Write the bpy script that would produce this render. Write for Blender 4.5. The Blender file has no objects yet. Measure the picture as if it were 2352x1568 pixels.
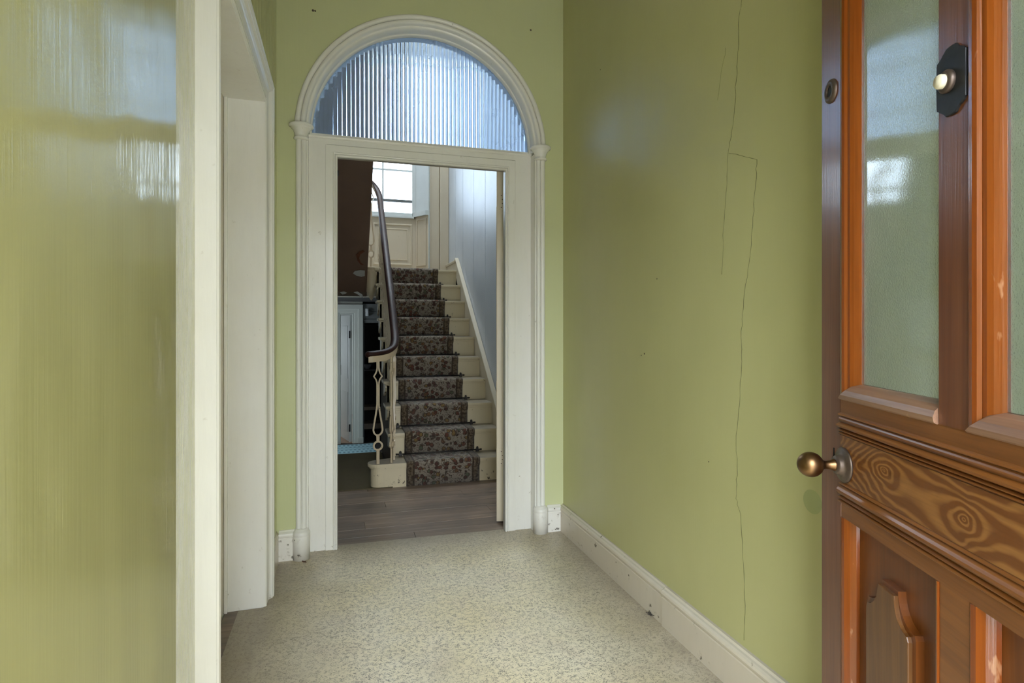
import bpy, bmesh, math, random
from mathutils import Vector, Matrix
random.seed(7)
C = bpy.context.scene
COL = C.collection
PI = math.pi

# ------------------------------------------------------------------ camera, sky, exposure
CAM_H = 1.2
cam_d = bpy.data.cameras.new('camera')
cam = bpy.data.objects.new('camera', cam_d)
COL.objects.link(cam)
cam.location = (0, 0, CAM_H)
cam.rotation_euler = (PI / 2, 0, -math.atan(398 / 1325.))
cam_d.sensor_width = 36.0
cam_d.lens = 36.0 * 1325 / 2352
cam_d.shift_y = -(784 - 748) / 2352.0
cam_d.clip_start = 0.02
cam_d.clip_end = 200
C.camera = cam

C.view_settings.view_transform = 'Standard'
C.view_settings.look = 'None'
C.view_settings.gamma = 1.0
C.view_settings.use_curve_mapping = False
C.view_settings.exposure = 0.0
C.cycles.use_denoising = True
C.cycles.max_bounces = 14
C.cycles.diffuse_bounces = 7
C.cycles.glossy_bounces = 6
C.cycles.transmission_bounces = 10
C.cycles.transparent_max_bounces = 12
C.cycles.sample_clamp_indirect = 12.0

SKY_STRENGTH = 21.0
w = bpy.data.worlds.new('sky')
C.world = w
w.use_nodes = True
nt = w.node_tree
nt.nodes.clear()
wo = nt.nodes.new('ShaderNodeOutputWorld')
bg = nt.nodes.new('ShaderNodeBackground')
tc = nt.nodes.new('ShaderNodeTexCoord')
sx = nt.nodes.new('ShaderNodeSeparateXYZ')
rp = nt.nodes.new('ShaderNodeValToRGB')
nt.links.new(tc.outputs['Generated'], sx.inputs[0])
nt.links.new(sx.outputs['Z'], rp.inputs[0])
rp.color_ramp.elements[0].position = 0.0
rp.color_ramp.elements[0].color = (0.80, 0.90, 1.0, 1)
rp.color_ramp.elements[1].position = 1.0
rp.color_ramp.elements[1].color = (0.95, 0.98, 1.0, 1)
nt.links.new(rp.outputs[0], bg.inputs[0])
bg.inputs[1].default_value = SKY_STRENGTH
nt.links.new(bg.outputs[0], wo.inputs[0])


def portal(name, loc, rot, sxx, syy):
    """sampling guide for the sky in a modelled opening; gives no light of its own"""
    ld = bpy.data.lights.new(name, 'AREA')
    ld.shape = 'RECTANGLE'
    ld.size, ld.size_y = sxx, syy
    ld.cycles.is_portal = True
    lo = bpy.data.objects.new(name, ld)
    COL.objects.link(lo)
    lo.location = loc
    lo.rotation_euler = rot
    return lo


portal('portal_front', (0.30, -0.36, 1.12), (PI / 2, 0, 0), 0.95, 2.3)
portal('portal_added_sidelight', (1.035, -0.02, 1.375), (PI / 2, 0, 0), 0.38, 1.96)
portal('portal_added_lantern', (0.525, 6.3, 5.42), (0, 0, 0), 1.25, 1.3)
portal('portal_stair_window', (0.34, 7.36, 3.5), (-PI / 2, 0, 0), 1.15, 2.0)
portal('portal_back_window', (-1.57, 8.05, 0.80), (PI / 2, 0, -PI / 2), 0.7, 0.7)
portal('portal_yard_window', (-1.57, 10.3, 0.85), (PI / 2, 0, -PI / 2), 0.6, 0.6)


# ------------------------------------------------------------------ materials
class N:
    """small node-tree builder"""

    def __init__(self, name):
        self.m = bpy.data.materials.new(name)
        self.m.use_nodes = True
        self.t = self.m.node_tree
        self.t.nodes.clear()
        self.out = self.t.nodes.new('ShaderNodeOutputMaterial')
        self.tc = None

    def n(self, typ, **kw):
        x = self.t.nodes.new(typ)
        for k, v in kw.items():
            setattr(x, k, v)
        return x

    def l(self, a, b):
        self.t.links.new(a, b)

    def coord(self, which='Object', scale=(1, 1, 1), rot=(0, 0, 0), loc=(0, 0, 0)):
        if which == 'World':
            g = self.n('ShaderNodeNewGeometry')
            src = g.outputs['Position']
        else:
            if self.tc is None:
                self.tc = self.n('ShaderNodeTexCoord')
            src = self.tc.outputs[which]
        mp = self.n('ShaderNodeMapping')
        mp.inputs['Scale'].default_value = scale
        mp.inputs['Rotation'].default_value = rot
        mp.inputs['Location'].default_value = loc
        self.l(src, mp.inputs['Vector'])
        return mp.outputs[0]

    def noise(self, vec, scale, detail=4, rough=0.55, dist=0.0):
        x = self.n('ShaderNodeTexNoise')
        x.inputs['Scale'].default_value = scale
        x.inputs['Detail'].default_value = detail
        x.inputs['Roughness'].default_value = rough
        x.inputs['Distortion'].default_value = dist
        self.l(vec, x.inputs['Vector'])
        return x.outputs[0]

    def ramp(self, v, stops, interp='LINEAR'):
        r = self.n('ShaderNodeValToRGB')
        r.color_ramp.interpolation = interp
        e = r.color_ramp.elements
        while len(e) < len(stops):
            e.new(0.5)
        for i, (p, c) in enumerate(stops):
            e[i].position = p
            e[i].color = (c, c, c, 1) if isinstance(c, (int, float)) else (*c, 1)
        self.l(v, r.inputs[0])
        return r.outputs[0]

    def math(self, op, a, b=None, clamp=False):
        x = self.n('ShaderNodeMath', operation=op, use_clamp=clamp)
        for i, q in enumerate((a, b)):
            if q is None:
                continue
            if isinstance(q, (int, float)):
                x.inputs[i].default_value = q
            else:
                self.l(q, x.inputs[i])
        return x.outputs[0]

    def mix(self, f, a, b, mode='MIX'):
        x = self.n('ShaderNodeMix', data_type='RGBA', blend_type=mode)
        for s, q in ((x.inputs[0], f), (x.inputs[6], a), (x.inputs[7], b)):
            if isinstance(q, (int, float)):
                s.default_value = q
            elif isinstance(q, tuple):
                s.default_value = (*q, 1)
            else:
                self.l(q, s)
        return x.outputs[2]

    def bump(self, h, strength=0.3, dist=0.01, normal=None):
        b = self.n('ShaderNodeBump')
        b.inputs['Strength'].default_value = strength
        b.inputs['Distance'].default_value = dist
        self.l(h, b.inputs['Height'])
        if normal is not None:
            self.l(normal, b.inputs['Normal'])
        return b.outputs[0]

    def pbr(self, color, rough=0.5, metal=0.0, normal=None, coat=0.0, coat_rough=0.05, spec=0.5, sheen=0.0, trans=0.0, ior=1.5):
        p = self.n('ShaderNodeBsdfPrincipled')

        def put(k, v):
            s = p.inputs[k]
            if isinstance(v, tuple):
                s.default_value = (*v, 1)
            elif isinstance(v, (int, float)):
                s.default_value = v
            else:
                self.l(v, s)
        put('Base Color', color)
        put('Roughness', rough)
        put('Metallic', metal)
        put('Coat Weight', coat)
        put('Coat Roughness', coat_rough)
        put('Specular IOR Level', spec)
        put('Sheen Weight', sheen)
        put('Transmission Weight', trans)
        put('IOR', ior)
        if normal is not None:
            self.l(normal, p.inputs['Normal'])
            self.l(normal, p.inputs['Coat Normal'])
        self.l(p.outputs[0], self.out.inputs[0])
        return self.m


def green_paint(name, rough, brush, wob, lo=(0.445, 0.435, 0.20), hi=(0.48, 0.47, 0.225)):
    k = N(name)
    v = k.coord('World')
    big = k.noise(v, 1.3, 3)
    mid = k.noise(k.coord('World', (9, 9, 1.2)), 1.0, 4)
    base = k.mix(k.ramp(big, [(0.3, 0.0), (0.7, 1.0)]), lo, hi)
    base = k.mix(k.math('MULTIPLY', k.ramp(mid, [(0.35, 0.0), (0.85, 1.0)]), 0.10), base, (0.55, 0.55, 0.29))
    streak = k.noise(k.coord('World', (150, 150, 3.0)), 1.0, 3, 0.6)
    fine = k.noise(k.coord('World', (60, 60, 20)), 1.0, 3)
    wobble = k.noise(k.coord('World', (3.2, 3.2, 2.0)), 1.0, 2)
    nrm = k.bump(wobble, 1.0, wob)
    nrm = k.bump(streak, 1.0, brush, nrm)
    nrm = k.bump(fine, 1.0, brush * 0.5, nrm)
    r = k.ramp(k.noise(v, 5, 3), [(0.3, rough * 0.95), (0.75, rough * 1.12)])
    return k.pbr(base, r, normal=nrm, spec=0.5)


def cream_paint(name, col, rough=0.3, chips=0.5, topdirt=0.0, dirt=(0.30, 0.24, 0.16), chip_col=(0.035, 0.022, 0.014), low=0.0, thr=0.70):
    k = N(name)
    v = k.coord('World')
    a = k.noise(v, 3.0, 4)
    b = k.noise(k.coord('World', (30, 30, 5)), 1.0, 4)
    c = k.mix(k.math('MULTIPLY', k.ramp(a, [(0.4, 0.0), (0.75, 1.0)]), 0.25), col, tuple(x * y for x, y in zip(col, (0.86, 0.80, 0.68))))
    c = k.mix(k.math('MULTIPLY', k.ramp(b, [(0.5, 0.0), (0.8, 1.0)]), 0.22), c, tuple(x * 0.8 for x in col))
    ch = k.noise(v, 26, 5, 0.6)
    g = k.n('ShaderNodeNewGeometry')
    s = k.n('ShaderNodeSeparateXYZ')
    k.l(g.outputs['Position'], s.inputs[0])
    near = k.ramp(s.outputs['Z'], [(0.0, 1.0), (0.16, 0.25), (0.6, 0.0)])
    t = k.math('ADD', ch, k.math('MULTIPLY', near, low))
    chip = k.ramp(t, [(thr, 0.0), (thr + 0.02, 1.0)])
    ring = k.ramp(t, [(thr - 0.06, 0.0), (thr, 1.0)])
    c = k.mix(k.math('MULTIPLY', ring, 0.35 * chips), c, dirt)
    c = k.mix(k.math('MULTIPLY', chip, chips), c, chip_col)
    if topdirt:
        sn = k.n('ShaderNodeSeparateXYZ')
        k.l(g.outputs['True Normal'], sn.inputs[0])
        up = k.ramp(sn.outputs['Z'], [(0.75, 0.0), (0.95, 1.0)])
        amt = k.math('MULTIPLY', up, k.ramp(k.noise(v, 11, 4), [(0.3, topdirt * 0.7), (0.7, topdirt)]))
        c = k.mix(amt, c, (0.20, 0.175, 0.145))
    nrm = k.bump(b, 0.6, 0.0006)
    nrm = k.bump(k.noise(k.coord('World', (70, 70, 9)), 1.0, 3), 0.8, 0.0004, nrm)
    nrm = k.bump(chip, 0.5, -0.001, nrm)
    return k.pbr(c, rough, normal=nrm)


def wood(name, dark, light, rough=0.28, axis='z', scale=1.0, swirl=False, coat=0.4, worn=0.0):
    k = N(name)
    if swirl:
        base = k.coord('Object')
        nn = k.n('ShaderNodeTexNoise')
        nn.inputs['Scale'].default_value = 9.0
        nn.inputs['Detail'].default_value = 2.5
        k.l(k.coord('Object', (0.8, 1, 1.5), loc=(1.7, 0.4, 0.2)), nn.inputs['Vector'])
        ofs = k.n('ShaderNodeVectorMath', operation='MULTIPLY_ADD')
        k.l(nn.outputs['Color'], ofs.inputs[0])
        ofs.inputs[1].default_value = (0.11, 0.0, 0.055)
        ofs.inputs[2].default_value = (-0.055, 0.0, -0.0275)
        v = k.n('ShaderNodeVectorMath', operation='ADD')
        k.l(base, v.inputs[0])
        k.l(ofs.outputs[0], v.inputs[1])
        ds = []
        for (u0, z0) in ((0.620, 0.928), (0.425, 0.908), (0.20, 0.925)):
            q = k.n('ShaderNodeMapping')
            q.inputs['Location'].default_value = (-u0 * 0.55, 0, -z0)
            q.inputs['Scale'].default_value = (0.55, 0, 1)
            k.l(v.outputs[0], q.inputs['Vector'])
            ln_ = k.n('ShaderNodeVectorMath', operation='LENGTH')
            k.l(q.outputs[0], ln_.inputs[0])
            ds.append(ln_.outputs['Value'])
        h = k.math('SQRT', k.math('MULTIPLY', k.math('MINIMUM', ds[0], ds[2]), ds[1]))
        wv = k.math('SINE', k.math('MULTIPLY', h, 2 * PI / 0.0125))
        f = k.ramp(k.math('MULTIPLY', k.math('ADD', wv, 1.0), 0.5), [(0.35, 0.0), (0.95, 1.0)])
        fine = k.noise(k.coord('Object', (6, 60, 160)), 1.0, 3)
        spec_ = 0.5
    else:
        s = {'z': (38, 38, 1.4), 'x': (1.4, 38, 38), 'y': (38, 1.4, 38)}[axis]
        s = tuple(q * scale for q in s)
        f = k.ramp(k.noise(k.coord('Object', s), 1.0, 4, 0.6, 0.6), [(0.3, 0.0), (0.72, 1.0)])
        s2 = tuple(q * 4 for q in s)
        fine = k.noise(k.coord('Object', s2), 1.0, 3)
    spec_ = 0.22 if name == 'mahogany' else 0.5
    c = k.mix(f, dark, light)
    c = k.mix(k.math('MULTIPLY', k.ramp(fine, [(0.45, 0.0), (0.75, 1.0)]), 0.35), c, tuple(x * 0.6 for x in dark))
    if worn:
        wn = k.ramp(k.noise(k.coord('Object', (30, 30, 10)), 1.0, 4), [(0.66, 0.0), (0.70, 1.0)])
        c = k.mix(k.math('MULTIPLY', wn, worn), c, (0.62, 0.36, 0.2))
    nrm = k.bump(fine, 0.5, 0.0006)
    return k.pbr(c, rough, normal=nrm, coat=coat, coat_rough=0.12, spec=spec_)


def plain(name, col, rough=0.5, metal=0.0, var=0.25, sc=20, bump=0.0005):
    k = N(name)
    v = k.coord('Object')
    a = k.noise(v, sc, 4)
    c = k.mix(k.math('MULTIPLY', k.ramp(a, [(0.35, 0.0), (0.7, 1.0)]), var), col, tuple(x * 0.5 for x in col))
    return k.pbr(c, rough, metal, normal=k.bump(a, 0.5, bump))


M = {}
M['green_left_shaded'] = green_paint('green_gloss_left_shaded', 0.105, 0.00036, 0.010, (0.385, 0.375, 0.178), (0.415, 0.405, 0.20))  # same green paint, darkened to put shade into the left wall's colour
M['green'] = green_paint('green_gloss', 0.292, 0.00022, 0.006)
M['green_far_lit'] = green_paint('green_gloss_far_lit', 0.30, 0.0003, 0.006, (0.555, 0.58, 0.325), (0.585, 0.61, 0.355))  # same green paint, made paler to put the stronger light into its colour
M['cream'] = cream_paint('cream_gloss', (0.79, 0.785, 0.745), 0.22, 0.7, low=0.06, thr=0.735)
M['cream_plinth'] = cream_paint('cream_gloss_chipped', (0.79, 0.775, 0.73), 0.28, 0.85, low=0.07, thr=0.70)
M['cream_skirt'] = cream_paint('cream_skirting', (0.62, 0.56, 0.46), 0.25, 0.75, topdirt=0.5, low=0.05, thr=0.72)
M['cream_stair'] = cream_paint('cream_stair', (0.66, 0.57, 0.39), 0.32, 0.9, low=0.09, thr=0.71)
M['cream_tread'] = cream_paint('cream_tread', (0.66, 0.57, 0.39), 0.36, 0.9, topdirt=0.85, low=0.0, thr=0.70)
M['cream_string'] = cream_paint('cream_string', (0.62, 0.55, 0.42), 0.3, 0.4, thr=0.74)
M['iron'] = cream_paint('cream_iron', (0.58, 0.47, 0.32), 0.3, 0.85, chip_col=(0.06, 0.03, 0.015), low=0.0, thr=0.68)
M['window_paint'] = cream_paint('window_paint', (0.60, 0.515, 0.385), 0.35, 0.6, thr=0.735)
M['ceiling'] = plain('ceiling_paint', (0.72, 0.70, 0.64), 0.7)
M['door_dark'] = wood('door_stile', (0.13, 0.040, 0.016), (0.20, 0.074, 0.029), 0.28, 'z', coat=0.2)
M['door_rail'] = wood('door_rail', (0.15, 0.050, 0.010), (0.27, 0.098, 0.020), 0.35, 'x', coat=0.12)
M['door_swirl'] = wood('door_grained_panel', (0.165, 0.055, 0.011), (0.31, 0.135, 0.035), 0.33, 'x', swirl=True, coat=0.12)
M['door_orange'] = wood('door_moulding', (0.175, 0.037, 0.004), (0.26, 0.060, 0.006), 0.22, 'z', coat=0.4, worn=0.35)
M['door_panel'] = wood('door_panel', (0.13, 0.036, 0.006), (0.19, 0.057, 0.009), 0.38, 'z', coat=0.1)  # panel wood darkened for the weaker light near the floor
M['door_field'] = wood('door_field', (0.095, 0.036, 0.010), (0.185, 0.080, 0.022), 0.36, 'z', coat=0.1)
M['door_sill'] = wood('door_weathered_sill', (0.17, 0.085, 0.055), (0.34, 0.19, 0.12), 0.4, 'x', coat=0.1, worn=0.4)
M['mahogany'] = wood('mahogany', (0.020, 0.007, 0.005), (0.050, 0.017, 0.011), 0.42, 'y', coat=0.0)
M['brass'] = plain('aged_brass', (0.24, 0.14, 0.068), 0.36, 1.0, 0.25, 30)
M['pewter'] = plain('dull_bronze', (0.16, 0.12, 0.10), 0.45, 0.8, 0.5, 50)
M['iron_black'] = plain('black_iron', (0.025, 0.026, 0.03), 0.5, 0.4, 0.4, 60)
M['rod'] = plain('stair_rod_metal', (0.055, 0.050, 0.047), 0.45, 0.7, 0.4, 60)
M['ivory'] = plain('ivory_button', (0.80, 0.74, 0.58), 0.25, 0.0, 0.1)
M['hole'] = plain('lock_hole', (0.004, 0.003, 0.003), 0.9)
M['brown'] = plain('brown_soffit', (0.20, 0.125, 0.085), 0.5, 0.0, 0.3, 3)
M['torn'] = plain('torn_paper', (0.50, 0.50, 0.47), 0.8, 0.0, 0.2)
M['stain'] = plain('rust_stain', (0.17, 0.06, 0.025), 0.7, 0.0, 0.6, 30)
M['dark'] = plain('dark_plaster', (0.030, 0.028, 0.026), 0.8)
M['grey'] = plain('grey_boarding', (0.145, 0.155, 0.15), 0.5, 0.0, 0.25, 8)
M['white_door'] = plain('white_door_paint', (0.60, 0.62, 0.60), 0.35, 0.0, 0.1, 6)
M['pale_frame'] = cream_paint('pale_frame', (0.52, 0.55, 0.50), 0.35, 0.3, thr=0.74)
M['pink_floor'] = plain('pink_floor', (0.52, 0.36, 0.26), 0.6)
M['spandrel'] = plain('brown_spandrel', (0.095, 0.060, 0.035), 0.7, 0.0, 0.4, 12)
M['shelf'] = plain('shelf_board', (0.50, 0.42, 0.32), 0.6)
M['shelf_dark'] = plain('dark_shelf_board', (0.12, 0.11, 0.11), 0.6)
M['ceramic'] = plain('glazed_ceramic', (0.35, 0.36, 0.38), 0.25, 0.0, 0.3)
M['white'] = plain('white_plastic', (0.80, 0.82, 0.82), 0.3, 0.0, 0.05)
M['stone'] = plain('stone_step', (0.36, 0.345, 0.32), 0.8)
M['dust'] = plain('dust_lint', (0.07, 0.06, 0.05), 0.95)
M['crumb'] = plain('plaster_crumb', (0.55, 0.50, 0.42), 0.9)
M['leaf'] = plain('dry_leaf', (0.10, 0.045, 0.025), 0.8)
M['knob_shade'] = plain('green_knob_shade', (0.37, 0.395, 0.18), 0.5, 0.0, 0.1)  # wall green darkened as the knob's cast shadow
M['crack'] = plain('crack_line', (0.16, 0.155, 0.06), 0.8)
M['green_plain'] = plain('old_plaster_mark', (0.10, 0.075, 0.05), 0.9)


def lino():
    k = N('linoleum')
    v = k.coord('World', (1, 1, 1))
    big = k.noise(v, 1.6, 3)
    ground = k.mix(k.ramp(big, [(0.35, 0.0), (0.65, 1.0)]), (0.74, 0.65, 0.43), (0.77, 0.71, 0.57))
    p1 = k.noise(v, 7, 3)
    ground = k.mix(k.math('MULTIPLY', k.ramp(p1, [(0.5, 0.0), (0.72, 1.0)]), 0.45), ground, (0.68, 0.58, 0.46))
    # short vermicular dark lines
    h = k.noise(k.coord('World', (70, 105, 70)), 1.0, 2.5, 0.55, 0.4)
    d = k.math('ABSOLUTE', k.math('SUBTRACT', h, 0.5))
    line = k.ramp(d, [(0.012, 1.0), (0.040, 0.0)])
    gate = k.ramp(k.noise(k.coord('World', (62, 62, 62), loc=(3, 7, 1)), 1.0, 2), [(0.44, 0.0), (0.52, 1.0)])
    h2 = k.noise(k.coord('World', (110, 150, 110), loc=(9, 2, 0)), 1.0, 2, 0.5, 0.3)
    d2 = k.math('ABSOLUTE', k.math('SUBTRACT', h2, 0.5))
    line2 = k.ramp(d2, [(0.012, 1.0), (0.036, 0.0)])
    gate2 = k.ramp(k.noise(k.coord('World', (48, 48, 48), loc=(1, 4, 6)), 1.0, 2), [(0.48, 0.0), (0.58, 1.0)])
    lines = k.math('MAXIMUM', k.math('MULTIPLY', line, gate), k.math('MULTIPLY', line2, gate2))
    dens = k.ramp(k.noise(v, 4.0, 3), [(0.3, 0.7), (0.7, 1.0)])
    c = k.mix(k.math('MULTIPLY', lines, dens), ground, (0.12, 0.11, 0.095))
    # trodden dirt and pale worn patches
    dirt = k.ramp(k.noise(k.coord('World', (1, 1, 1), loc=(5, 1, 0)), 2.2, 5, 0.6), [(0.55, 0.0), (0.8, 1.0)])
    c = k.mix(k.math('MULTIPLY', dirt, 0.35), c, (0.27, 0.23, 0.17))
    # grime along the walls and the threshold
    g = k.n('ShaderNodeNewGeometry')
    s = k.n('ShaderNodeSeparateXYZ')
    k.l(g.outputs['Position'], s.inputs[0])
    wob = k.math('MULTIPLY', k.math('SUBTRACT', k.noise(v, 6, 4), 0.5), 0.22)
    ex = k.ramp(k.math('ADD', s.outputs['X'], wob), [(0.0, 0.0), (1.0, 0.0)])
    e1 = k.math('SUBTRACT', 1.27, k.math('ADD', s.outputs['X'], wob))
    e2 = k.math('SUBTRACT', 3.30, k.math('ADD', s.outputs['Y'], wob))
    e3 = k.math('ADD', 0.31, k.math('ADD', s.outputs['X'], wob))
    e = k.math('MINIMUM', k.math('MINIMUM', e1, e2), e3)
    grime = k.ramp(e, [(0.0, 0.8), (0.12, 0.52), (0.42, 0.0)])
    c = k.mix(grime, c, (0.25, 0.205, 0.15))
    rr = k.ramp(k.noise(v, 9, 4), [(0.35, 0.30), (0.7, 0.5)])
    nrm = k.bump(lines, 0.25, -0.0004)
    nrm = k.bump(k.noise(v, 14, 3), 0.5, 0.0015, nrm)
    return k.pbr(c, rr, normal=nrm, spec=0.45)


def boards():
    k = N('worn_floorboard')
    oi = k.n('ShaderNodeObjectInfo')
    v = k.coord('Object', (1.6, 34, 34))
    f = k.noise(v, 1.0, 5, 0.65, 0.5)
    c = k.ramp(f, [(0.25, (0.14, 0.098, 0.072)), (0.5, (0.28, 0.20, 0.148)), (0.75, (0.42, 0.315, 0.235))])
    c = k.mix(k.math('MULTIPLY', oi.outputs['Random'], 0.45), c, (0.11, 0.095, 0.08))
    st = k.ramp(k.noise(k.coord('World', (2, 3.2, 1)), 1.6, 4), [(0.45, 0.0), (0.66, 1.0)])
    c = k.mix(k.math('MULTIPLY', st, 0.5), c, (0.10, 0.09, 0.08))
    kn = k.ramp(k.noise(k.coord('Object', (12, 34, 34), loc=(3, 1, 2)), 1.0, 1), [(0.75, 0.0), (0.79, 1.0)])
    c = k.mix(k.math('MULTIPLY', kn, 0.7), c, (0.03, 0.022, 0.016))
    return k.pbr(c, 0.42, normal=k.bump(f, 0.5, 0.0015), spec=0.4)


def runner_mat():
    k = N('floral_runner')
    if True:
        k.tc = k.n('ShaderNodeTexCoord')
    mp = k.n('ShaderNodeMapping')
    k.l(k.tc.outputs['UV'], mp.inputs['Vector'])
    uv = mp.outputs[0]
    s = k.n('ShaderNodeSeparateXYZ')
    k.l(uv, s.inputs[0])
    c = k.mix(k.noise(uv, 12, 3), (0.215, 0.182, 0.14), (0.29, 0.25, 0.20))

    def blobs(scale, seed, t, soft=0.02):
        vo = k.n('ShaderNodeTexVoronoi')
        vo.inputs['Scale'].default_value = scale
        mpp = k.n('ShaderNodeMapping')
        mpp.inputs['Location'].default_value = (seed, seed * 1.7, 0)
        ad = k.n('ShaderNodeVectorMath', operation='ADD')
        nz = k.n('ShaderNodeTexNoise')
        nz.inputs['Scale'].default_value = scale * 2.6
        nz.inputs['Detail'].default_value = 2
        k.l(uv, nz.inputs['Vector'])
        sc = k.n('ShaderNodeVectorMath', operation='SCALE')
        sc.inputs['Scale'].default_value = 0.45 / scale
        k.l(nz.outputs['Color'], sc.inputs[0])
        k.l(uv, ad.inputs[0])
        k.l(sc.outputs[0], ad.inputs[1])
        k.l(ad.outputs[0], mpp.inputs['Vector'])
        k.l(mpp.outputs[0], vo.inputs['Vector'])
        return vo.outputs['Distance'], vo.outputs['Color']
    d0, c0 = blobs(27, 0.3, 0.4)
    sep = k.n('ShaderNodeSeparateColor')
    k.l(c0, sep.inputs[0])
    fl = k.ramp(sep.outputs[0], [(0.0, (0.115, 0.035, 0.022)), (0.28, (0.065, 0.022, 0.018)), (0.5, (0.15, 0.075, 0.035)), (0.66, (0.20, 0.125, 0.04)), (0.8, (0.085, 0.10, 0.06)), (0.92, (0.13, 0.075, 0.075))], 'CONSTANT')
    edge = k.ramp(d0, [(0.36, 0.0), (0.40, 1.0), (0.48, 1.0), (0.52, 0.0)])
    core = k.ramp(d0, [(0.38, 1.0), (0.40, 0.0)])
    on = k.ramp(sep.outputs[1], [(0.12, 0.0), (0.14, 1.0)])
    c = k.mix(k.math('MULTIPLY', k.math('MULTIPLY', core, on), 0.9), c, fl)
    c = k.mix(k.math('MULTIPLY', k.math('MULTIPLY', edge, on), 0.9), c, (0.035, 0.022, 0.016))
    d1, c1 = blobs(62, 2.1, 0.3)
    sp1 = k.n('ShaderNodeSeparateColor')
    k.l(c1, sp1.inputs[0])
    dots = k.math('MULTIPLY', k.ramp(d1, [(0.26, 1.0), (0.32, 0.0)]), k.ramp(sp1.outputs[0], [(0.30, 0.0), (0.32, 1.0)]))
    c = k.mix(k.math('MULTIPLY', dots, 0.8), c, (0.09, 0.04, 0.025))
    h = k.noise(uv, 26, 2, 0.5, 0.8)
    vine = k.ramp(k.math('ABSOLUTE', k.math('SUBTRACT', h, 0.5)), [(0.012, 1.0), (0.032, 0.0)])
    c = k.mix(k.math('MULTIPLY', vine, 0.8), c, (0.04, 0.025, 0.018))
    # borders
    u = s.outputs['X']
    e = k.math('MINIMUM', u, k.math('SUBTRACT', 0.56, u))
    band = k.ramp(e, [(0.058, 1.0), (0.062, 0.0)])
    bcol = k.mix(k.ramp(k.noise(uv, 55, 2), [(0.4, 0.0), (0.6, 1.0)]), (0.06, 0.04, 0.025), (0.17, 0.13, 0.085))
    c = k.mix(band, c, bcol)
    e2 = k.math('MULTIPLY', e, 10.0)
    lines = k.ramp(e2, [(0.0, 1.0), (0.09, 0.3), (0.11, 0.0), (0.46, 0.0), (0.48, 1.0), (0.60, 1.0), (0.62, 0.0)])
    c = k.mix(k.math('MULTIPLY', lines, 0.8), c, (0.045, 0.030, 0.020))
    # grey wear along the nosings is in the pile itself
    wr = k.ramp(k.noise(uv, 6, 4), [(0.5, 0.0), (0.75, 1.0)])
    c = k.mix(k.math('MULTIPLY', wr, 0.3), c, (0.16, 0.14, 0.12))
    return k.pbr(c, 0.95, normal=k.bump(k.noise(uv, 400, 2), 0.6, 0.002), spec=0.1, sheen=0.15)


def wallpaper():
    k = N('embossed_wallpaper')
    v = k.coord('World')
    wv = k.n('ShaderNodeTexWave', wave_type='BANDS', bands_direction='DIAGONAL')
    wv.inputs['Scale'].default_value = 15.0
    wv.inputs['Distortion'].default_value = 1.2
    wv.inputs['Detail'].default_value = 2
    k.l(k.coord('World', (1, 1.2, 2.2)), wv.inputs['Vector'])
    h = k.math('ADD', wv.outputs['Fac'], k.math('MULTIPLY', k.noise(v, 80, 3), 0.6))
    c = k.mix(k.ramp(k.noise(v, 3, 4), [(0.35, 0.0), (0.7, 1.0)]), (0.64, 0.675, 0.71), (0.57, 0.61, 0.65))
    c = k.mix(k.math('MULTIPLY', k.ramp(wv.outputs['Fac'], [(0.2, 1.0), (0.5, 0.0)]), 0.22), c, (0.36, 0.42, 0.49))
    sp = k.ramp(k.noise(v, 45, 2), [(0.74, 0.0), (0.77, 1.0)])
    c = k.mix(k.math('MULTIPLY', sp, 0.4), c, (0.2, 0.22, 0.25))
    return k.pbr(c, 0.38, normal=k.bump(h, 0.4, 0.002), spec=0.5)


def carpet_mat():
    k = N('olive_hall_carpet')
    v = k.coord('World')
    c = k.mix(k.noise(v, 140, 3), (0.085, 0.072, 0.042), (0.155, 0.13, 0.08))
    c = k.mix(k.math('MULTIPLY', k.ramp(k.noise(v, 4, 4), [(0.45, 0.0), (0.75, 1.0)]), 0.5), c, (0.10, 0.075, 0.055))
    return k.pbr(c, 0.95, normal=k.bump(k.noise(v, 300, 2), 0.6, 0.003), spec=0.1)


def rug_mat():
    k = N('blue_patterned_rug')
    v = k.coord('World', (1, 1, 1))
    br = k.n('ShaderNodeTexChecker')
    br.inputs['Scale'].default_value = 1.0
    k.l(k.coord('World', (34, 9, 1)), br.inputs['Vector'])
    s = k.n('ShaderNodeSeparateXYZ')
    k.l(v, s.inputs[0])
    row = k.ramp(k.math('FRACT', k.math('MULTIPLY', s.outputs['Y'], 6.5)), [(0.45, 0.0), (0.5, 1.0)])
    c = k.mix(k.math('MULTIPLY', br.outputs['Fac'], row), (0.30, 0.52, 0.60), (0.10, 0.22, 0.29))
    c = k.mix(k.math('MULTIPLY', k.noise(v, 50, 3), 0.3), c, (0.45, 0.65, 0.70))
    return k.pbr(c, 0.9, normal=k.bump(k.noise(v, 200, 2), 0.5, 0.002))


def glass_pane(name, tint=(0.93, 0.97, 1.0)):
    k = N(name)
    tr = k.n('ShaderNodeBsdfTransparent')
    tr.inputs[0].default_value = (*tint, 1)
    gl = k.n('ShaderNodeBsdfGlossy')
    gl.inputs['Roughness'].default_value = 0.03
    fr = k.n('ShaderNodeFresnel')
    fr.inputs[0].default_value = 1.45
    mx = k.n('ShaderNodeMixShader')
    k.l(fr.outputs[0], mx.inputs[0])
    k.l(tr.outputs[0], mx.inputs[1])
    k.l(gl.outputs[0], mx.inputs[2])
    k.l(mx.outputs[0], k.out.inputs[0])
    return k.m


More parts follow.
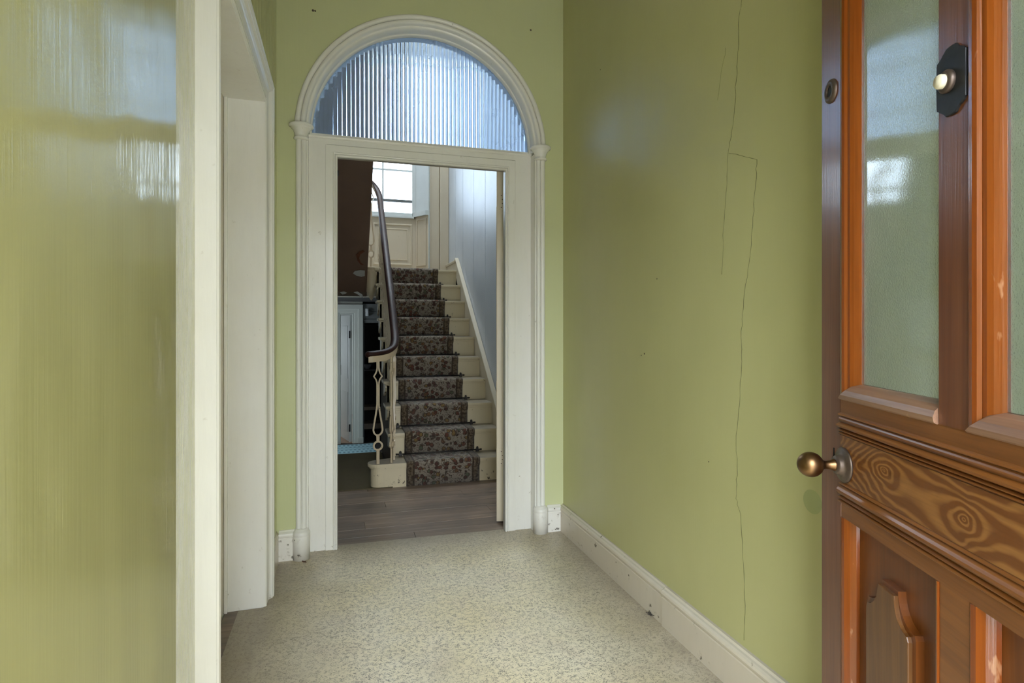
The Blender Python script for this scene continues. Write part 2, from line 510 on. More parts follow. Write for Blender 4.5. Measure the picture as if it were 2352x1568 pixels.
def refract_glass(name, tint, rough, bump=None):
    k = N(name)
    g = k.n('ShaderNodeBsdfGlass')
    g.inputs['Color'].default_value = (*tint, 1)
    g.inputs['Roughness'].default_value = rough
    g.inputs['IOR'].default_value = 1.48
    if bump:
        sc, st = bump
        vo = k.noise(k.coord('Object', (1, 1, 1)), sc, 2)
        k.l(k.bump(vo, 1.0, st), g.inputs['Normal'])
    k.l(g.outputs[0], k.out.inputs[0])
    return k.m


M['lino'] = lino()
M['board'] = boards()
M['runner'] = runner_mat()
M['wallpaper'] = wallpaper()
M['carpet'] = carpet_mat()
M['rug'] = rug_mat()
M['pane'] = glass_pane('window_pane')
M['pane_dimmed'] = glass_pane('dimmed_pane', (0.62, 0.66, 0.70))  # grey tint added to dim the daylight through the stair window


def fluted_glass():
    k = N('fluted_glass')
    g = k.n('ShaderNodeBsdfGlass')
    g.inputs['Color'].default_value = (0.80, 0.89, 1.0, 1)
    g.inputs['Roughness'].default_value = 0.09
    g.inputs['IOR'].default_value = 1.48
    d = k.n('ShaderNodeBsdfDiffuse')          # film of old dust
    d.inputs['Color'].default_value = (0.55, 0.66, 0.85, 1)
    t = k.n('ShaderNodeBsdfTranslucent')
    t.inputs['Color'].default_value = (0.60, 0.72, 0.95, 1)
    a = k.n('ShaderNodeAddShader')
    k.l(d.outputs[0], a.inputs[0])
    k.l(t.outputs[0], a.inputs[1])
    mx = k.n('ShaderNodeMixShader')
    k.l(k.ramp(k.noise(k.coord('Object'), 6, 4), [(0.3, 0.12), (0.75, 0.20)]), mx.inputs[0])
    k.l(g.outputs[0], mx.inputs[1])
    k.l(a.outputs[0], mx.inputs[2])
    k.l(mx.outputs[0], k.out.inputs[0])
    return k.m


M['fluted'] = fluted_glass()


def obscure(name, front):
    k = N(name)
    tr = k.n('ShaderNodeBsdfTransparent')
    tr.inputs[0].default_value = (0.93, 0.96, 0.92, 1)
    mx = k.n('ShaderNodeMixShader')
    nz = k.noise(k.coord('Object'), 300, 2)
    if front:
        gl = k.n('ShaderNodeBsdfGlossy')
        gl.inputs['Roughness'].default_value = 0.05
        k.l(k.bump(nz, 0.5, 0.00008), gl.inputs['Normal'])
        fr = k.n('ShaderNodeFresnel')
        fr.inputs[0].default_value = 1.85
        k.l(fr.outputs[0], mx.inputs[0])
        k.l(tr.outputs[0], mx.inputs[1])
        k.l(gl.outputs[0], mx.inputs[2])
    else:
        rf_ = k.n('ShaderNodeBsdfTranslucent')
        rf_.inputs['Color'].default_value = (0.93, 1.0, 0.92, 1)
        rg_ = k.n('ShaderNodeBsdfRefraction')
        rg_.inputs['Color'].default_value = (0.93, 0.97, 0.92, 1)
        rg_.inputs['Roughness'].default_value = 0.35
        rg_.inputs['IOR'].default_value = 1.12
        k.l(k.bump(nz, 1.0, 0.0012), rg_.inputs['Normal'])
        m2 = k.n('ShaderNodeMixShader')
        m2.inputs[0].default_value = 0.55
        k.l(rg_.outputs[0], m2.inputs[1])
        k.l(rf_.outputs[0], m2.inputs[2])
        mx.inputs[0].default_value = 0.70
        k.l(tr.outputs[0], mx.inputs[1])
        k.l(m2.outputs[0], mx.inputs[2])
    k.l(mx.outputs[0], k.out.inputs[0])
    return k.m


M['obscure_front'] = obscure('obscure_glass_front', True)
M['obscure_back'] = obscure('obscure_glass_back', False)


# ------------------------------------------------------------------ mesh helpers
class MB:
    def __init__(self):
        self.bm = bmesh.new()

    def face(self, pts, mi=0, smooth=False):
        vs = [self.bm.verts.new(p) for p in pts]
        f = self.bm.faces.new(vs)
        f.material_index = mi
        f.smooth = smooth
        return f

    def box(self, x0, x1, y0, y1, z0, z1, bev=0.0, mi=0):
        vs = [self.bm.verts.new((x, y, z)) for x in (x0, x1) for y in (y0, y1) for z in (z0, z1)]
        fs = []
        for idx in ((0, 1, 3, 2), (4, 6, 7, 5), (0, 4, 5, 1), (2, 3, 7, 6), (0, 2, 6, 4), (1, 5, 7, 3)):
            f = self.bm.faces.new([vs[i] for i in idx])
            f.material_index = mi
            fs.append(f)
        if bev:
            es = list({e for f in fs for e in f.edges})
            bmesh.ops.bevel(self.bm, geom=es, offset=bev, segments=2, profile=0.6, affect='EDGES')
        return self

    def prism(self, poly, axis, a0, a1, bev=0.0, smooth=False):
        """extrude 2-D polygon; axis 'y': poly in (x,z); 'z': (x,y); 'x': (y,z)"""
        def P(p, a):
            return {'y': (p[0], a, p[1]), 'z': (p[0], p[1], a), 'x': (a, p[0], p[1])}[axis]
        A = [self.bm.verts.new(P(p, a0)) for p in poly]
        B = [self.bm.verts.new(P(p, a1)) for p in poly]
        n = len(poly)
        fs = [self.bm.faces.new(A), self.bm.faces.new(B[::-1])]
        for i in range(n):
            f = self.bm.faces.new([A[i], B[i], B[(i + 1) % n], A[(i + 1) % n]])
            f.smooth = smooth
            fs.append(f)
        if bev:
            es = [e for e in fs[0].edges] + [e for e in fs[1].edges]
            bmesh.ops.bevel(self.bm, geom=es, offset=bev, segments=2, profile=0.6, affect='EDGES')
        return self

    def loft(self, rings, closed=True, caps=True, loop=False, smooth=False, mi=0):
        R = [[self.bm.verts.new(p) for p in r] for r in rings]
        n = len(R[0])
        pairs = list(zip(R, R[1:])) + ([(R[-1], R[0])] if loop else [])
        for a, b in pairs:
            for i in range(n if closed else n - 1):
                f = self.bm.faces.new([a[i], a[(i + 1) % n], b[(i + 1) % n], b[i]])
                f.smooth = smooth
                f.material_index = mi
        if caps and closed and not loop:
            self.bm.faces.new(R[0][::-1])
            self.bm.faces.new(R[-1])
        return self

    def mould(self, prof, stations, smooth=True):
        """prof: (s,h) list; stations: (P,U,V) -> ring P + s*U + h*V"""
        rings = []
        for P, U, V in stations:
            P, U, V = Vector(P), Vector(U), Vector(V)
            rings.append([P + U * s + V * h for s, h in prof])
        return self.loft(rings, smooth=False)

    def tube(self, path, r, n=8, caps=True, flat=None):
        path = [Vector(p) for p in path]
        rings = []
        ref = None
        for i, p in enumerate(path):
            t = (path[min(i + 1, len(path) - 1)] - path[max(i - 1, 0)]).normalized()
            if ref is None:
                ref = Vector((0, 0, 1)) if abs(t.z) < 0.9 else Vector((1, 0, 0))
            a = t.cross(ref).normalized()
            b = a.cross(t).normalized()
            ref = b
            rr = r[i] if isinstance(r, (list, tuple)) else r
            rings.append([p + a * math.cos(2 * PI * k / n) * rr + b * math.sin(2 * PI * k / n) * rr for k in range(n)])
        return self.loft(rings, caps=caps, smooth=True)

    def lathe(self, prof, origin, axis='z', n=32, a0=0.0, a1=2 * PI, smooth=True):
        o = Vector(origin)
        full = abs(a1 - a0 - 2 * PI) < 1e-6
        rings = []
        cnt = n if full else n + 1
        for k in range(cnt):
            a = a0 + (a1 - a0) * k / n
            ca, sa = math.cos(a), math.sin(a)
            ring = []
            for r, h in prof:
                r = max(r, 1e-4)
                ring.append(o + Vector({'z': (r * ca, r * sa, h), 'y': (r * ca, h, r * sa), 'x': (h, r * ca, r * sa)}[axis]))
            rings.append(ring)
        R = [[self.bm.verts.new(p) for p in r] for r in rings]
        m = len(prof)
        for k in range(cnt if full else cnt - 1):
            a, b = R[k], R[(k + 1) % cnt]
            for i in range(m - 1):
                f = self.bm.faces.new([a[i], b[i], b[i + 1], a[i + 1]])
                f.smooth = smooth
        return self

    def build(self, name, mat=None, parent=None, mats=None, auto=None):
        bmesh.ops.remove_doubles(self.bm, verts=self.bm.verts[:], dist=1e-6)
        bmesh.ops.recalc_face_normals(self.bm, faces=self.bm.faces[:])
        me = bpy.data.meshes.new(name)
        self.bm.to_mesh(me)
        self.bm.free()
        for m in (mats or [mat]):
            me.materials.append(m)
        o = bpy.data.objects.new(name, me)
        COL.objects.link(o)
        if parent is not None:
            o.parent = parent
        return o


def box(name, x0, x1, y0, y1, z0, z1, mat, parent=None, bev=0.0):
    return MB().box(x0, x1, y0, y1, z0, z1, bev).build(name, mat, parent)


def empty(name, loc=(0, 0, 0), rz=0.0):
    o = bpy.data.objects.new(name, None)
    o.empty_display_size = 0.1
    COL.objects.link(o)
    o.location = loc
    o.rotation_euler = (0, 0, rz)
    return o


def thing(name, label, cat, loc=(0, 0, 0), rz=0.0, group=None):
    o = empty(name, loc, rz)
    return tag(o, label, cat, group)


def tag(o, label=None, cat=None, group=None, kind='thing'):
    if label:
        o['label'] = label
    if cat:
        o['category'] = cat
    if group:
        o['group'] = group
    if kind:
        o['kind'] = kind
    return o


def struct(o):
    o['kind'] = 'structure'
    return o


# ------------------------------------------------------------------ main dimensions
XL, XR = -0.305, 1.267          # front hall side walls
YF = 3.17                       # face of the arch wall
YB = 3.34                       # its back
YFRONT = 0.20                   # inner face of the front wall
ZC = 3.12                       # front hall ceiling
SXL, SXR = -0.60, 1.29          # stair hall side walls
YW = 7.0                        # window wall of the stair hall
ZS = 5.3
OPX0, OPX1, OPZ = -0.006, 0.931, 2.107   # clear door opening in the arch wall
ACX, ACZ = 0.469, 2.212         # arch centre
LDY0, LDY1, LDZ = 1.645, 2.667, 2.16     # doorway in the left wall
FX0, FX1, FZ = -0.165, 0.765, 2.26       # front doorway
ZLOW = -0.55                    # lower floor at the back

# ------------------------------------------------------------------ floor
fl = struct(empty('floor'))
box('subfloor', XL - 0.3, 1.45, -0.4, 5.64, -0.12, -0.022, M['dark'], fl)
bw = 0.128
y = 3.262
k = 0
rng = random.Random(3)
while y < 4.45:
    y1 = min(y + bw, 4.50)
    cuts = [SXL, [0.42, 0.75, 0.15, 0.95, 0.55, 0.30, 0.85, 0.6, 0.2, 0.7][k % 10] if k % 3 != 1 else None, SXR + 0.02]
    cuts = [c for c in cuts if c is not None]
    for a, b in zip(cuts, cuts[1:]):
        dz = rng.uniform(-0.0012, 0.0008)
        pl = MB().box(-(b - a) / 2 + 0.0008, (b - a) / 2 - 0.0008, -(y1 - y) / 2 + 0.0014, (y1 - y) / 2 - 0.0014, -0.022, -0.001 + dz, 0.0012).build('plank', M['board'], fl)
        pl.location = ((a + b) / 2, (y + y1) / 2, 0)
    y = y1
    k += 1
for i in range(3):     # dark boards in the left doorway, running along it
    pl = MB().box(-0.028, 0.028, -0.53, 0.53, -0.018, -0.004, 0.001).build('plank', M['board'], fl)
    pl.location = (-0.37 - 0.058 * i, 2.155, 0)
# rest of the hall floor under the carpet
box('floor_slab', SXL, 0.42, 4.47, 5.64, -0.20, -0.004, M['dark'], fl)
box('floor_edge', SXL, 0.42, 5.60, 5.645, -0.23, -0.002, M['board'], fl)
# lower floor at the back
box('lower_floor', -1.6, 1.6, 5.64, 12.0, ZLOW - 0.1, ZLOW, M['dark'], fl)

for i in range(2):     # steps down to the lower floor
    box('step_down', SXL, 0.395, 5.646 + 0.26 * i, 5.906 + 0.26 * i, ZLOW, -0.183 * (i + 1), M['board'], fl, 0.004)
ln = MB()
pts = [(FX1 - 0.01, -0.30), (FX1 - 0.01, YFRONT + 0.002), (XR + 0.002, YFRONT + 0.002), (XR + 0.002, 3.268), (0.93, 3.276), (0.45, 3.290), (-0.02, 3.296), (-0.02, 3.26), (XL - 0.002, 3.26), (XL - 0.002, 2.66), (-0.405, 2.655), (-0.407, 1.66), (XL - 0.002, 1.65), (XL - 0.002, YFRONT + 0.002), (FX0 + 0.01, YFRONT + 0.002), (FX0 + 0.01, -0.30)]
ln.prism(pts, 'z', -0.0045, 0.0)
tag(ln.build('linoleum', M['lino']), 'worn beige linoleum with grey squiggle pattern covering the front hall', 'flooring')
tag(box('carpet', SXL + 0.01, 0.385, 4.36, 5.60, -0.003, 0.006, M['carpet']), 'dull olive brown carpet beside the foot of the stairs', 'carpet')

# ------------------------------------------------------------------ left wall with doorway
wl = struct(empty('wall_left'))
T = 0.16


def wall_left_face(mb, ya, yb, za, zb, ny, nz):
    """front skin; the plaster turns slightly just before the near architrave"""
    def X(y):
        t = max(0.0, min(1.0, (y - TURN) / 0.03))
        return XL + TILT * max(0.0, y - TURN - 0.012) * (1 if y <= 1.6 else 0)
    rows = []
    for j in range(nz + 1):
        z = za + (zb - za) * j / nz
        rows.append([(X(q), q, z) for q in [ya + (yb - ya) * i / ny for i in range(ny + 1)]])
    for j in range(nz):
        for i in range(ny):
            mb.face([rows[j][i], rows[j][i + 1], rows[j + 1][i + 1], rows[j + 1][i]], smooth=True)


TURN, TILT = 1.258, -0.085
m = MB()
ys = [-0.35, 0.2, 0.6, 1.0, TURN, TURN + 0.012, TURN + 0.024, 1.40, 1.53, LDY0]


def lx(yv):
    return XL + TILT * max(0.0, yv - TURN - 0.012)


poly = [(lx(q), q) for q in ys] + [(XL - T, LDY0), (XL - T, -0.35)]
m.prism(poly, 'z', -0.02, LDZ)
m.build('wall_panel', M['green_left_shaded'], wl)
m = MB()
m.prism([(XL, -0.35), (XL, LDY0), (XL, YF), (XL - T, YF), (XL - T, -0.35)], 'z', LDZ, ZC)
m.build('wall_head', M['green_left_shaded'], wl)
box('wall_panel', XL - T, XL, LDY1, YF, -0.02, LDZ, M['green_far_lit'], wl)
# reveals of the doorway, painted cream
dl = struct(empty('door_1'))
box('jamb', XL - 0.1605, XL + 0.003, LDY1 - 0.002, LDY1 + 0.02, -0.004, LDZ, M['cream'], dl, 0.002)
box('jamb', XL - 0.1605, XL + 0.003, LDY0 - 0.02, LDY0 + 0.002, -0.004, LDZ, M['cream'], dl, 0.002)
box('lintel', XL - 0.1605, XL + 0.003, LDY0 - 0.02, LDY1 + 0.02, LDZ - 0.003, LDZ + 0.02, M['cream'], dl, 0.002)
for (a, b) in ((LDY1 - 0.014, LDY1), (LDY0, LDY0 + 0.014)):
    box('door_stop', XL - 0.155, XL - 0.142, a, b, -0.004, LDZ, M['cream'], dl, 0.002)
lf = MB()
lf.box(XL - 0.20, XL - 0.156, LDY0 + 0.004, LDY1 - 0.004, 0.004, LDZ - 0.004, 0.002)
lf.build('leaf', M['cream_skirt'], dl)
for (za, zb) in ((0.25, 0.95), (1.15, 1.95)):
    for (a, b) in ((LDY0 + 0.13, LDY0 + 0.46), (LDY0 + 0.57, LDY1 - 0.13)):
        box('panel', XL - 0.158, XL - 0.150, a, b, za, zb, M['cream_skirt'], dl, 0.004)
# architrave: profile s = distance out from the opening, h = projection
prof = [(-0.001, -0.036), (-0.001, 0.004), (0.004, 0.009), (0.011, 0.009), (0.016, 0.005), (0.019, 0.005), (0.022, 0.008), (0.050, 0.010), (0.054, 0.010),
        (0.062, 0.012), (0.070, 0.017), (0.076, 0.025), (0.080, 0.026), (0.082, 0.022), (0.085, 0.022), (0.090, 0.029), (0.100, 0.031), (0.110, 0.029), (0.114, 0.024), (0.117, 0.024), (0.118, -0.036)]
zt = LDZ
st = [((XL, LDY1, -0.002), (0, 1, 0), (1, 0, 0)), ((XL, LDY1, zt), (0, 1, 1), (1, 0, 0)), ((XL, LDY0, zt), (0, -1, 1), (1, 0, 0)), ((XL, LDY0, -0.002), (0, -1, 0), (1, 0, 0))]
for i in range(3):
    MB().mould(prof, [st[i], st[i + 1]]).build('architrave', M['cream'], dl)
# outer room blocked off behind the closed door
box('wall_back', XL - 0.26, XL - 0.22, LDY0 - 0.1, LDY1 + 0.1, -0.02, LDZ + 0.2, M['dark'], wl)

# ------------------------------------------------------------------ right wall
wr = struct(empty('wall_right'))
m = MB()
yb_ = [-0.35, 0.6, 1.2, 1.62, 1.70, 1.95, YF]
off = [0, 0, 0, 0, 0.0, 0.0, 0]
poly = [(XR - o_, q) for q, o_ in zip(yb_, off)] + [(XR + 0.2, YF), (XR + 0.2, -0.35)]
m.prism(poly, 'z', -0.02, ZC)
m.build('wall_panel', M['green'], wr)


def cam_ray(px, py):
    th = math.atan(398 / 1325.)
    cc, ss = math.cos(th), math.sin(th)
    X = (px - 1176) / 1325.
    return Vector((X * cc + ss, -X * ss + cc, (748 - py) / 1325.))


def on_right(px, py):
    r = cam_ray(px, py)
    t = XR / r.x
    return (r.y * t, CAM_H + r.z * t)


def on_far(px, py, D=YF):
    r = cam_ray(px, py)
    t = D / r.y
    return (r.x * t, CAM_H + r.z * t)


CR = [([(1704, 0), (1697, 40), (1696, 120), (1690, 200), (1684, 290), (1673, 352), (1668, 440), (1661, 540), (1658, 630)], 0.0016),
      ([(1673, 352), (1690, 354), (1712, 360), (1738, 366)], 0.0012),
      ([(1738, 366), (1736, 420), (1730, 500), (1722, 600), (1708, 690), (1703, 760), (1705, 830), (1699, 910), (1692, 1000), (1693, 1090), (1691, 1145), (1700, 1180), (1706, 1270), (1711, 1390), (1709, 1470)], 0.0016),
      ([(1668, 110), (1655, 180), (1648, 230)], 0.0006)]
rng = random.Random(11)
for pl, wd in CR:
    q = []
    for (a, b) in zip(pl, pl[1:]):
        for j in range(5):
            t = j / 5
            q.append((a[0] + (b[0] - a[0]) * t + rng.uniform(-1.4, 1.4), a[1] + (b[1] - a[1]) * t))
    q.append(pl[-1])
    W = [on_right(*p) for p in q]
    m = MB()
    rings = []
    for i, (yy, zz) in enumerate(W):
        ww = wd * rng.uniform(0.5, 1.1)
        vert = abs(W[min(i + 1, len(W) - 1)][1] - W[max(i - 1, 0)][1]) > abs(W[min(i + 1, len(W) - 1)][0] - W[max(i - 1, 0)][0])
        dy, dz = (ww, 0) if vert else (0, ww)
        rings.append([(XR + 0.0005, yy - dy, zz - dz), (XR - 0.0007, yy - dy * 0.4, zz - dz * 0.4), (XR - 0.0003, yy + dy, zz + dz), (XR + 0.0005, yy + dy, zz + dz)])
    m.loft(rings).build('crack', M['crack'], wr)

for (px, py, r) in ((1480, 812, 0.004), (1473, 816, 0.003), (1509, 640, 0.003), (1379, 160, 0.0025), (1628, 1060, 0.0025)):
    yy, zz = on_right(px, py)
    MB().lathe([(0.0001, -0.0012), (r, -0.0006), (r * 1.1, 0.0005)], (XR, yy, zz), 'x', 10).build('nail_hole', M['green_plain'], wr)
# skirting of the right wall: two lengths, joint at y = 2.045
SK = [(0.0, 0.0), (0.024, 0.0), (0.024, 0.112), (0.021, 0.115), (0.021, 0.118), (0.025, 0.122), (0.0265, 0.130), (0.024, 0.138), (0.017, 0.143), (0.011, 0.146), (0.006, 0.152), (0.0, 0.153)]
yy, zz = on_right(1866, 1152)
MB().lathe([(0.0001, -0.0006), (0.030, -0.0005), (0.036, 0.0004)], (XR, yy, zz), 'x', 32).build('knob_shadow', M['knob_shade'], wr)  # darker disc painting the door knob's shadow on the wall
for nm, a, b, ex in (('baseboard_right', 2.0475, YF, 0.0), ('baseboard_right', 0.30, 2.0425, 0.004)):
    m = MB()
    m.loft([[(XR - p - ex * (p > 0), yy, q) for p, q in SK] for yy in (a, b)])
    struct(m.build(nm, M['cream_skirt']))
m = MB()
m.loft([[(XL + p * 0.5, yy, q * 0.98) for p, q in SK] for yy in (LDY1 + 0.118, YF)])
struct(m.build('baseboard_left', M['cream_skirt']))
for a, b in ((XL + 0.012, -0.215), (1.165, XR - 0.02)):
    m = MB()
    m.loft([[(xx, YF - p * 0.85, q) for p, q in SK] for xx in (a, b)])
    struct(m.build('baseboard_far', M['cream_plinth']))

# ------------------------------------------------------------------ arch wall
wf = struct(empty('wall_far'))
RW = 0.655
m = MB()
arc = [(ACX + RW * math.cos(a), ACZ + RW * math.sin(a)) for a in [PI * i / 48 for i in range(49)]]
for yy in (YF, YB):
    for i in range(48):
        p, q = arc[i], arc[i + 1]
        m.face([(p[0], yy, p[1]), (q[0], yy, q[1]), (q[0], yy, ZS), (p[0], yy, ZS)])
    m.face([(SXL - 0.1, yy, -0.02), (ACX - RW, yy, -0.02), (ACX - RW, yy, ACZ), (ACX - RW, yy, ZS), (SXL - 0.1, yy, ZS)])
    m.face([(ACX + RW, yy, -0.02), (XR + 0.2, yy, -0.02), (XR + 0.2, yy, ZS), (ACX + RW, yy, ZS), (ACX + RW, yy, ACZ)])
out = [(ACX - RW, -0.02)] + arc[::-1] + [(ACX + RW, -0.02)]
for a, b in zip(out, out[1:]):
    m.face([(a[0], YF, a[1]), (b[0], YF, b[1]), (b[0], YB, b[1]), (a[0], YB, a[1])])
m.build('wall_panel', M['green_far_lit'], wf)
# small plaster marks on it
for (px, py, r) in ((719, 24, 0.006), (724, 25, 0.0045), (1219, 69, 0.005)):
    x_, z_ = on_far(px, py)
    MB().lathe([(0.0001, -0.0015), (r, -0.0008), (r * 1.1, 0.0005)], (x_, YF, z_), 'y', 10).build('nail_hole', M['green_plain'], wf)

# arch trim
ar = struct(empty('trim_1'))


def semi(c, r, base, n=8):
    return [(c + r * math.cos(PI * i / n), base + r * math.sin(PI * i / n)) for i in range(n + 1)]


ap = [(0.688, -0.01)] + [(0.688, 0.003)] + semi(0.6748, 0.0128, 0.005) + [(0.661, 0.002)] + semi(0.648, 0.0125, 0.003) + [(0.634, -0.001), (0.632, -0.006), (0.627, -0.008)]
ap += [(0.627 - 0.013 * math.sin(t), -0.008 - 0.047 * (1 - math.cos(t))) for t in [PI / 2 * i / 8 for i in range(1, 9)]]
ap += [(0.613, -0.058), (0.609, -0.060), (0.606, -0.066), (0.606, -0.095), (0.66, -0.095), (0.66, -0.01)]
sts = []
for i in range(65):
    a = PI * i / 64
    sts.append(((ACX, YF, ACZ), (math.cos(a), 0, math.sin(a)), (0, -1, 0)))
ao = MB().mould(ap, sts).build('arch_moulding', M['cream'], ar)
for p in ao.data.polygons:
    p.use_smooth = True
try:
    ao.data.set_sharp_from_angle(angle=math.radians(38))
except Exception:
    pass

for sgn in (-1, 1):
    cx = ACX + sgn * 0.6545
    # clustered shaft: two rolls and a fillet
    for dx in (-0.0128, 0.0128):
        m = MB()
        m.lathe([(0.0135, 0.15), (0.0135, 2.17)], (cx + dx, YF - 0.006, 0), 'z', 20)
        m.build('shaft', M['cream'], ar)
    m = MB()
    xi = cx - sgn * 0.026
    m.box(min(xi, xi - sgn * 0.007), max(xi, xi - sgn * 0.007), YF - 0.004, YF + 0.085, 0.0, 2.20)
    m.build('fillet', M['cream'], ar)
    cap = [(0.001, 2.158), (0.030, 2.158), (0.036, 2.161), (0.038, 2.166), (0.036, 2.171), (0.031, 2.174), (0.0315, 2.180), (0.034, 2.192), (0.040, 2.206), (0.047, 2.214), (0.050, 2.217), (0.050, 2.221), (0.059, 2.223), (0.062, 2.228), (0.061, 2.235), (0.056, 2.238), (0.001, 2.239)]
    MB().lathe(cap, (cx, YF - 0.004, 0), 'z', 36).build('capital', M['cream'], ar)
    pb = [(0.001, 0.0), (0.043, 0.0), (0.0435, 0.118), (0.042, 0.121), (0.0425, 0.124), (0.044, 0.130), (0.042, 0.140), (0.036, 0.147), (0.032, 0.149), (0.032, 0.153), (0.028, 0.157), (0.001, 0.158)]
    MB().lathe(pb, (cx - sgn * 0.0, YF - 0.004, 0), 'z', 36).build('plinth', M['cream_plinth'], ar)

# inner door frame (infill of the arch)
d2 = struct(empty('door_2'))
YP = 3.243
zt = 2.206
LX0, LX1 = ACX - 0.628, -0.062       # left pilaster board
RX0, RX1 = 0.994, ACX + 0.628
box('side_board', LX0, LX1, YP, YP + 0.04, -0.002, zt, M['cream'], d2)
box('side_board', RX0, RX1, YP, YP + 0.04, -0.002, zt, M['cream'], d2)
box('head_board', LX1, RX0, YP, YP + 0.04, 2.172, zt, M['cream'], d2)
# transom bead under the glass
tb = [(0.0, 0.0), (0.0, -0.003), (0.004, -0.010), (0.010, -0.013), (0.017, -0.010), (0.020, -0.003), (0.026, -0.002), (0.026, 0.05), (0.0, 0.05)]
MB().loft([[(xx, YP + h, 2.199 + s) for s, h in tb] for xx in (ACX - 0.622, ACX + 0.622)]).build('transom', M['cream'], d2)
# casing round the opening: flat, groove, double bead
cp = [(0.0, 0.02), (0.0, -0.004), (0.003, -0.010), (0.007, -0.012), (0.011, -0.010), (0.013, -0.004), (0.0145, -0.004), (0.016, -0.010), (0.0205, -0.012), (0.0235, -0.008), (0.024, -0.006), (0.060, -0.006), (0.0625, -0.004), (0.063, 0.002), (0.063, 0.02)]
cst = [((OPX0, YP, -0.002), (-1, 0, 0), (0, 1, 0)), ((OPX0, YP, OPZ), (-1, 0, 1), (0, 1, 0)), ((OPX1, YP, OPZ), (1, 0, 1), (0, 1, 0)), ((OPX1, YP, -0.002), (1, 0, 0), (0, 1, 0))]
for i in range(3):
    MB().mould(cp, [cst[i], cst[i + 1]]).build('casing', M['cream'], d2)
# jamb lining and rebate
RB = 0.046
for (a, b) in ((OPX0 - 0.03, OPX0), (OPX1, OPX1 + 0.03)):
    box('jamb', a, b, YP + 0.012, YP + 0.034, -0.002, OPZ, M['cream'], d2)
box('head_jamb', OPX0 - 0.03, OPX1 + 0.03, YP + 0.012, YP + 0.034, OPZ, OPZ + 0.03, M['cream_skirt'], d2)
for (a, b) in ((ACX - 0.64, OPX0 - RB), (OPX1 + RB, ACX + 0.64)):
    box('side_panel', a, b, YP + 0.04, YB + 0.01, -0.002, 2.198, M['cream'], d2)
box('head_panel', OPX0 - RB, OPX1 + RB, YP + 0.04, YB + 0.01, OPZ + RB, 2.198, M['cream_skirt'], d2)
MB().box(OPX0, OPX0 + 0.006, YP + 0.05, YP + 0.075, 2.025, 2.05, 0.001).build('latch_keep', M['iron_black'], d2)

# fanlight
w1 = struct(empty('window_1'))
NF, SUB = 54, 8
RG = 0.612
zg0 = 2.215
xs0, xs1 = ACX - RG, ACX + RG
ncol = NF * SUB
yg = YP + 0.012
front, back = [], []
for i in range(ncol + 1):
    x_ = xs0 + (xs1 - xs0) * i / ncol
    ph = (i % SUB) / SUB
    hgt = 0.0027 * (1 - (2 * ph - 1) ** 2)
    dz = math.sqrt(max(RG * RG - (x_ - ACX) ** 2, 0.0))
    ztop = max(ACZ + dz, zg0 + 0.002)
    front.append(((x_, yg + 0.002 - hgt, zg0), (x_, yg + 0.002 - hgt, ztop)))
    back.append(((x_, yg + 0.007, zg0), (x_, yg + 0.007, ztop)))
m = MB()
V = [[m.bm.verts.new(p) for p in (*f, *b)] for f, b in zip(front, back)]
for i in range(ncol):
    a, b = V[i], V[i + 1]
    f = m.bm.faces.new([a[0], b[0], b[1], a[1]])
    f.smooth = False
    m.bm.faces.new([a[2], a[3], b[3], b[2]])
    m.bm.faces.new([a[1], b[1], b[3], a[3]])
    m.bm.faces.new([a[0], a[2], b[2], b[0]])
m.bm.faces.new([V[0][0], V[0][1], V[0][3], V[0][2]])
m.bm.faces.new([V[-1][0], V[-1][2], V[-1][3], V[-1][1]])
fg = m.build('fluted_glass', M['fluted'], w1)
# smooth each flute, sharp in the valleys
for p in fg.data.polygons:
    p.use_smooth = True
try:
    fg.data.set_sharp_from_angle(angle=math.radians(30))
except Exception:
    pass
gf = [(0.600, 0.0), (0.612, -0.004), (0.622, -0.004), (0.655, 0.0), (0.655, 0.03), (0.600, 0.03)]
MB().mould(gf, [((ACX, yg + 0.014, ACZ), (math.cos(a), 0, math.sin(a)), (0, 1, 0)) for a in [PI * i / 48 for i in range(49)]]).build('frame', M['cream'], w1)

# opened leaf of the inner door, seen on its hinge edge
idr = thing('hall_door', 'cream painted inner door opened back into the stair hall, seen edge on', 'door', (0.966, 3.372, 0.0), math.radians(-17.0))
LW, LT = 0.80, 0.049
MB().box(-LT, 0, 0, LW, 0.012, 2.138, 0.0015).build('leaf', M['cream_string'], idr)
for (za, zb) in ((0.25, 0.85), (1.05, 1.95)):
    for (a, b) in ((0.12, 0.37), (0.46, 0.70)):
        for (xa, xb) in ((-LT - 0.006, -LT + 0.002), (-0.002, 0.006)):
            MB().box(xa, xb, a, b, za, zb, 0.003).build('panel', M['cream_string'], idr)
for zc in (0.40, 1.955):
    hg = MB().box(-0.034, 0.0006, -0.0018, 0.001, zc - 0.05, zc + 0.05, 0.0005).build('hinge', M['cream_string'], idr)
    for dz in (-0.036, -0.012, 0.012, 0.036):
        MB().lathe([(0.0001, -0.0026), (0.003, -0.0022), (0.0036, -0.0012)], (-0.02 + (0.006 if abs(dz) < 0.02 else 0), 0, zc + dz), 'y', 10).build('screw', M['pewter'], hg)
    MB().lathe([(0.0001, zc - 0.052), (0.0055, zc - 0.05), (0.0055, zc + 0.05), (0.0001, zc + 0.052)], (0.004, -0.004, 0), 'z', 12).build('knuckle', M['pewter'], hg)
MB().lathe([(0.001, 0.0), (0.026, 0.002), (0.022, 0.008), (0.009, 0.011), (0.009, 0.035), (0.024, 0.045), (0.027, 0.058), (0.018, 0.070), (0.001, 0.073)], (0.006, 0.74, 1.0), 'x', 20).build('door_knob', M['brass'], idr)

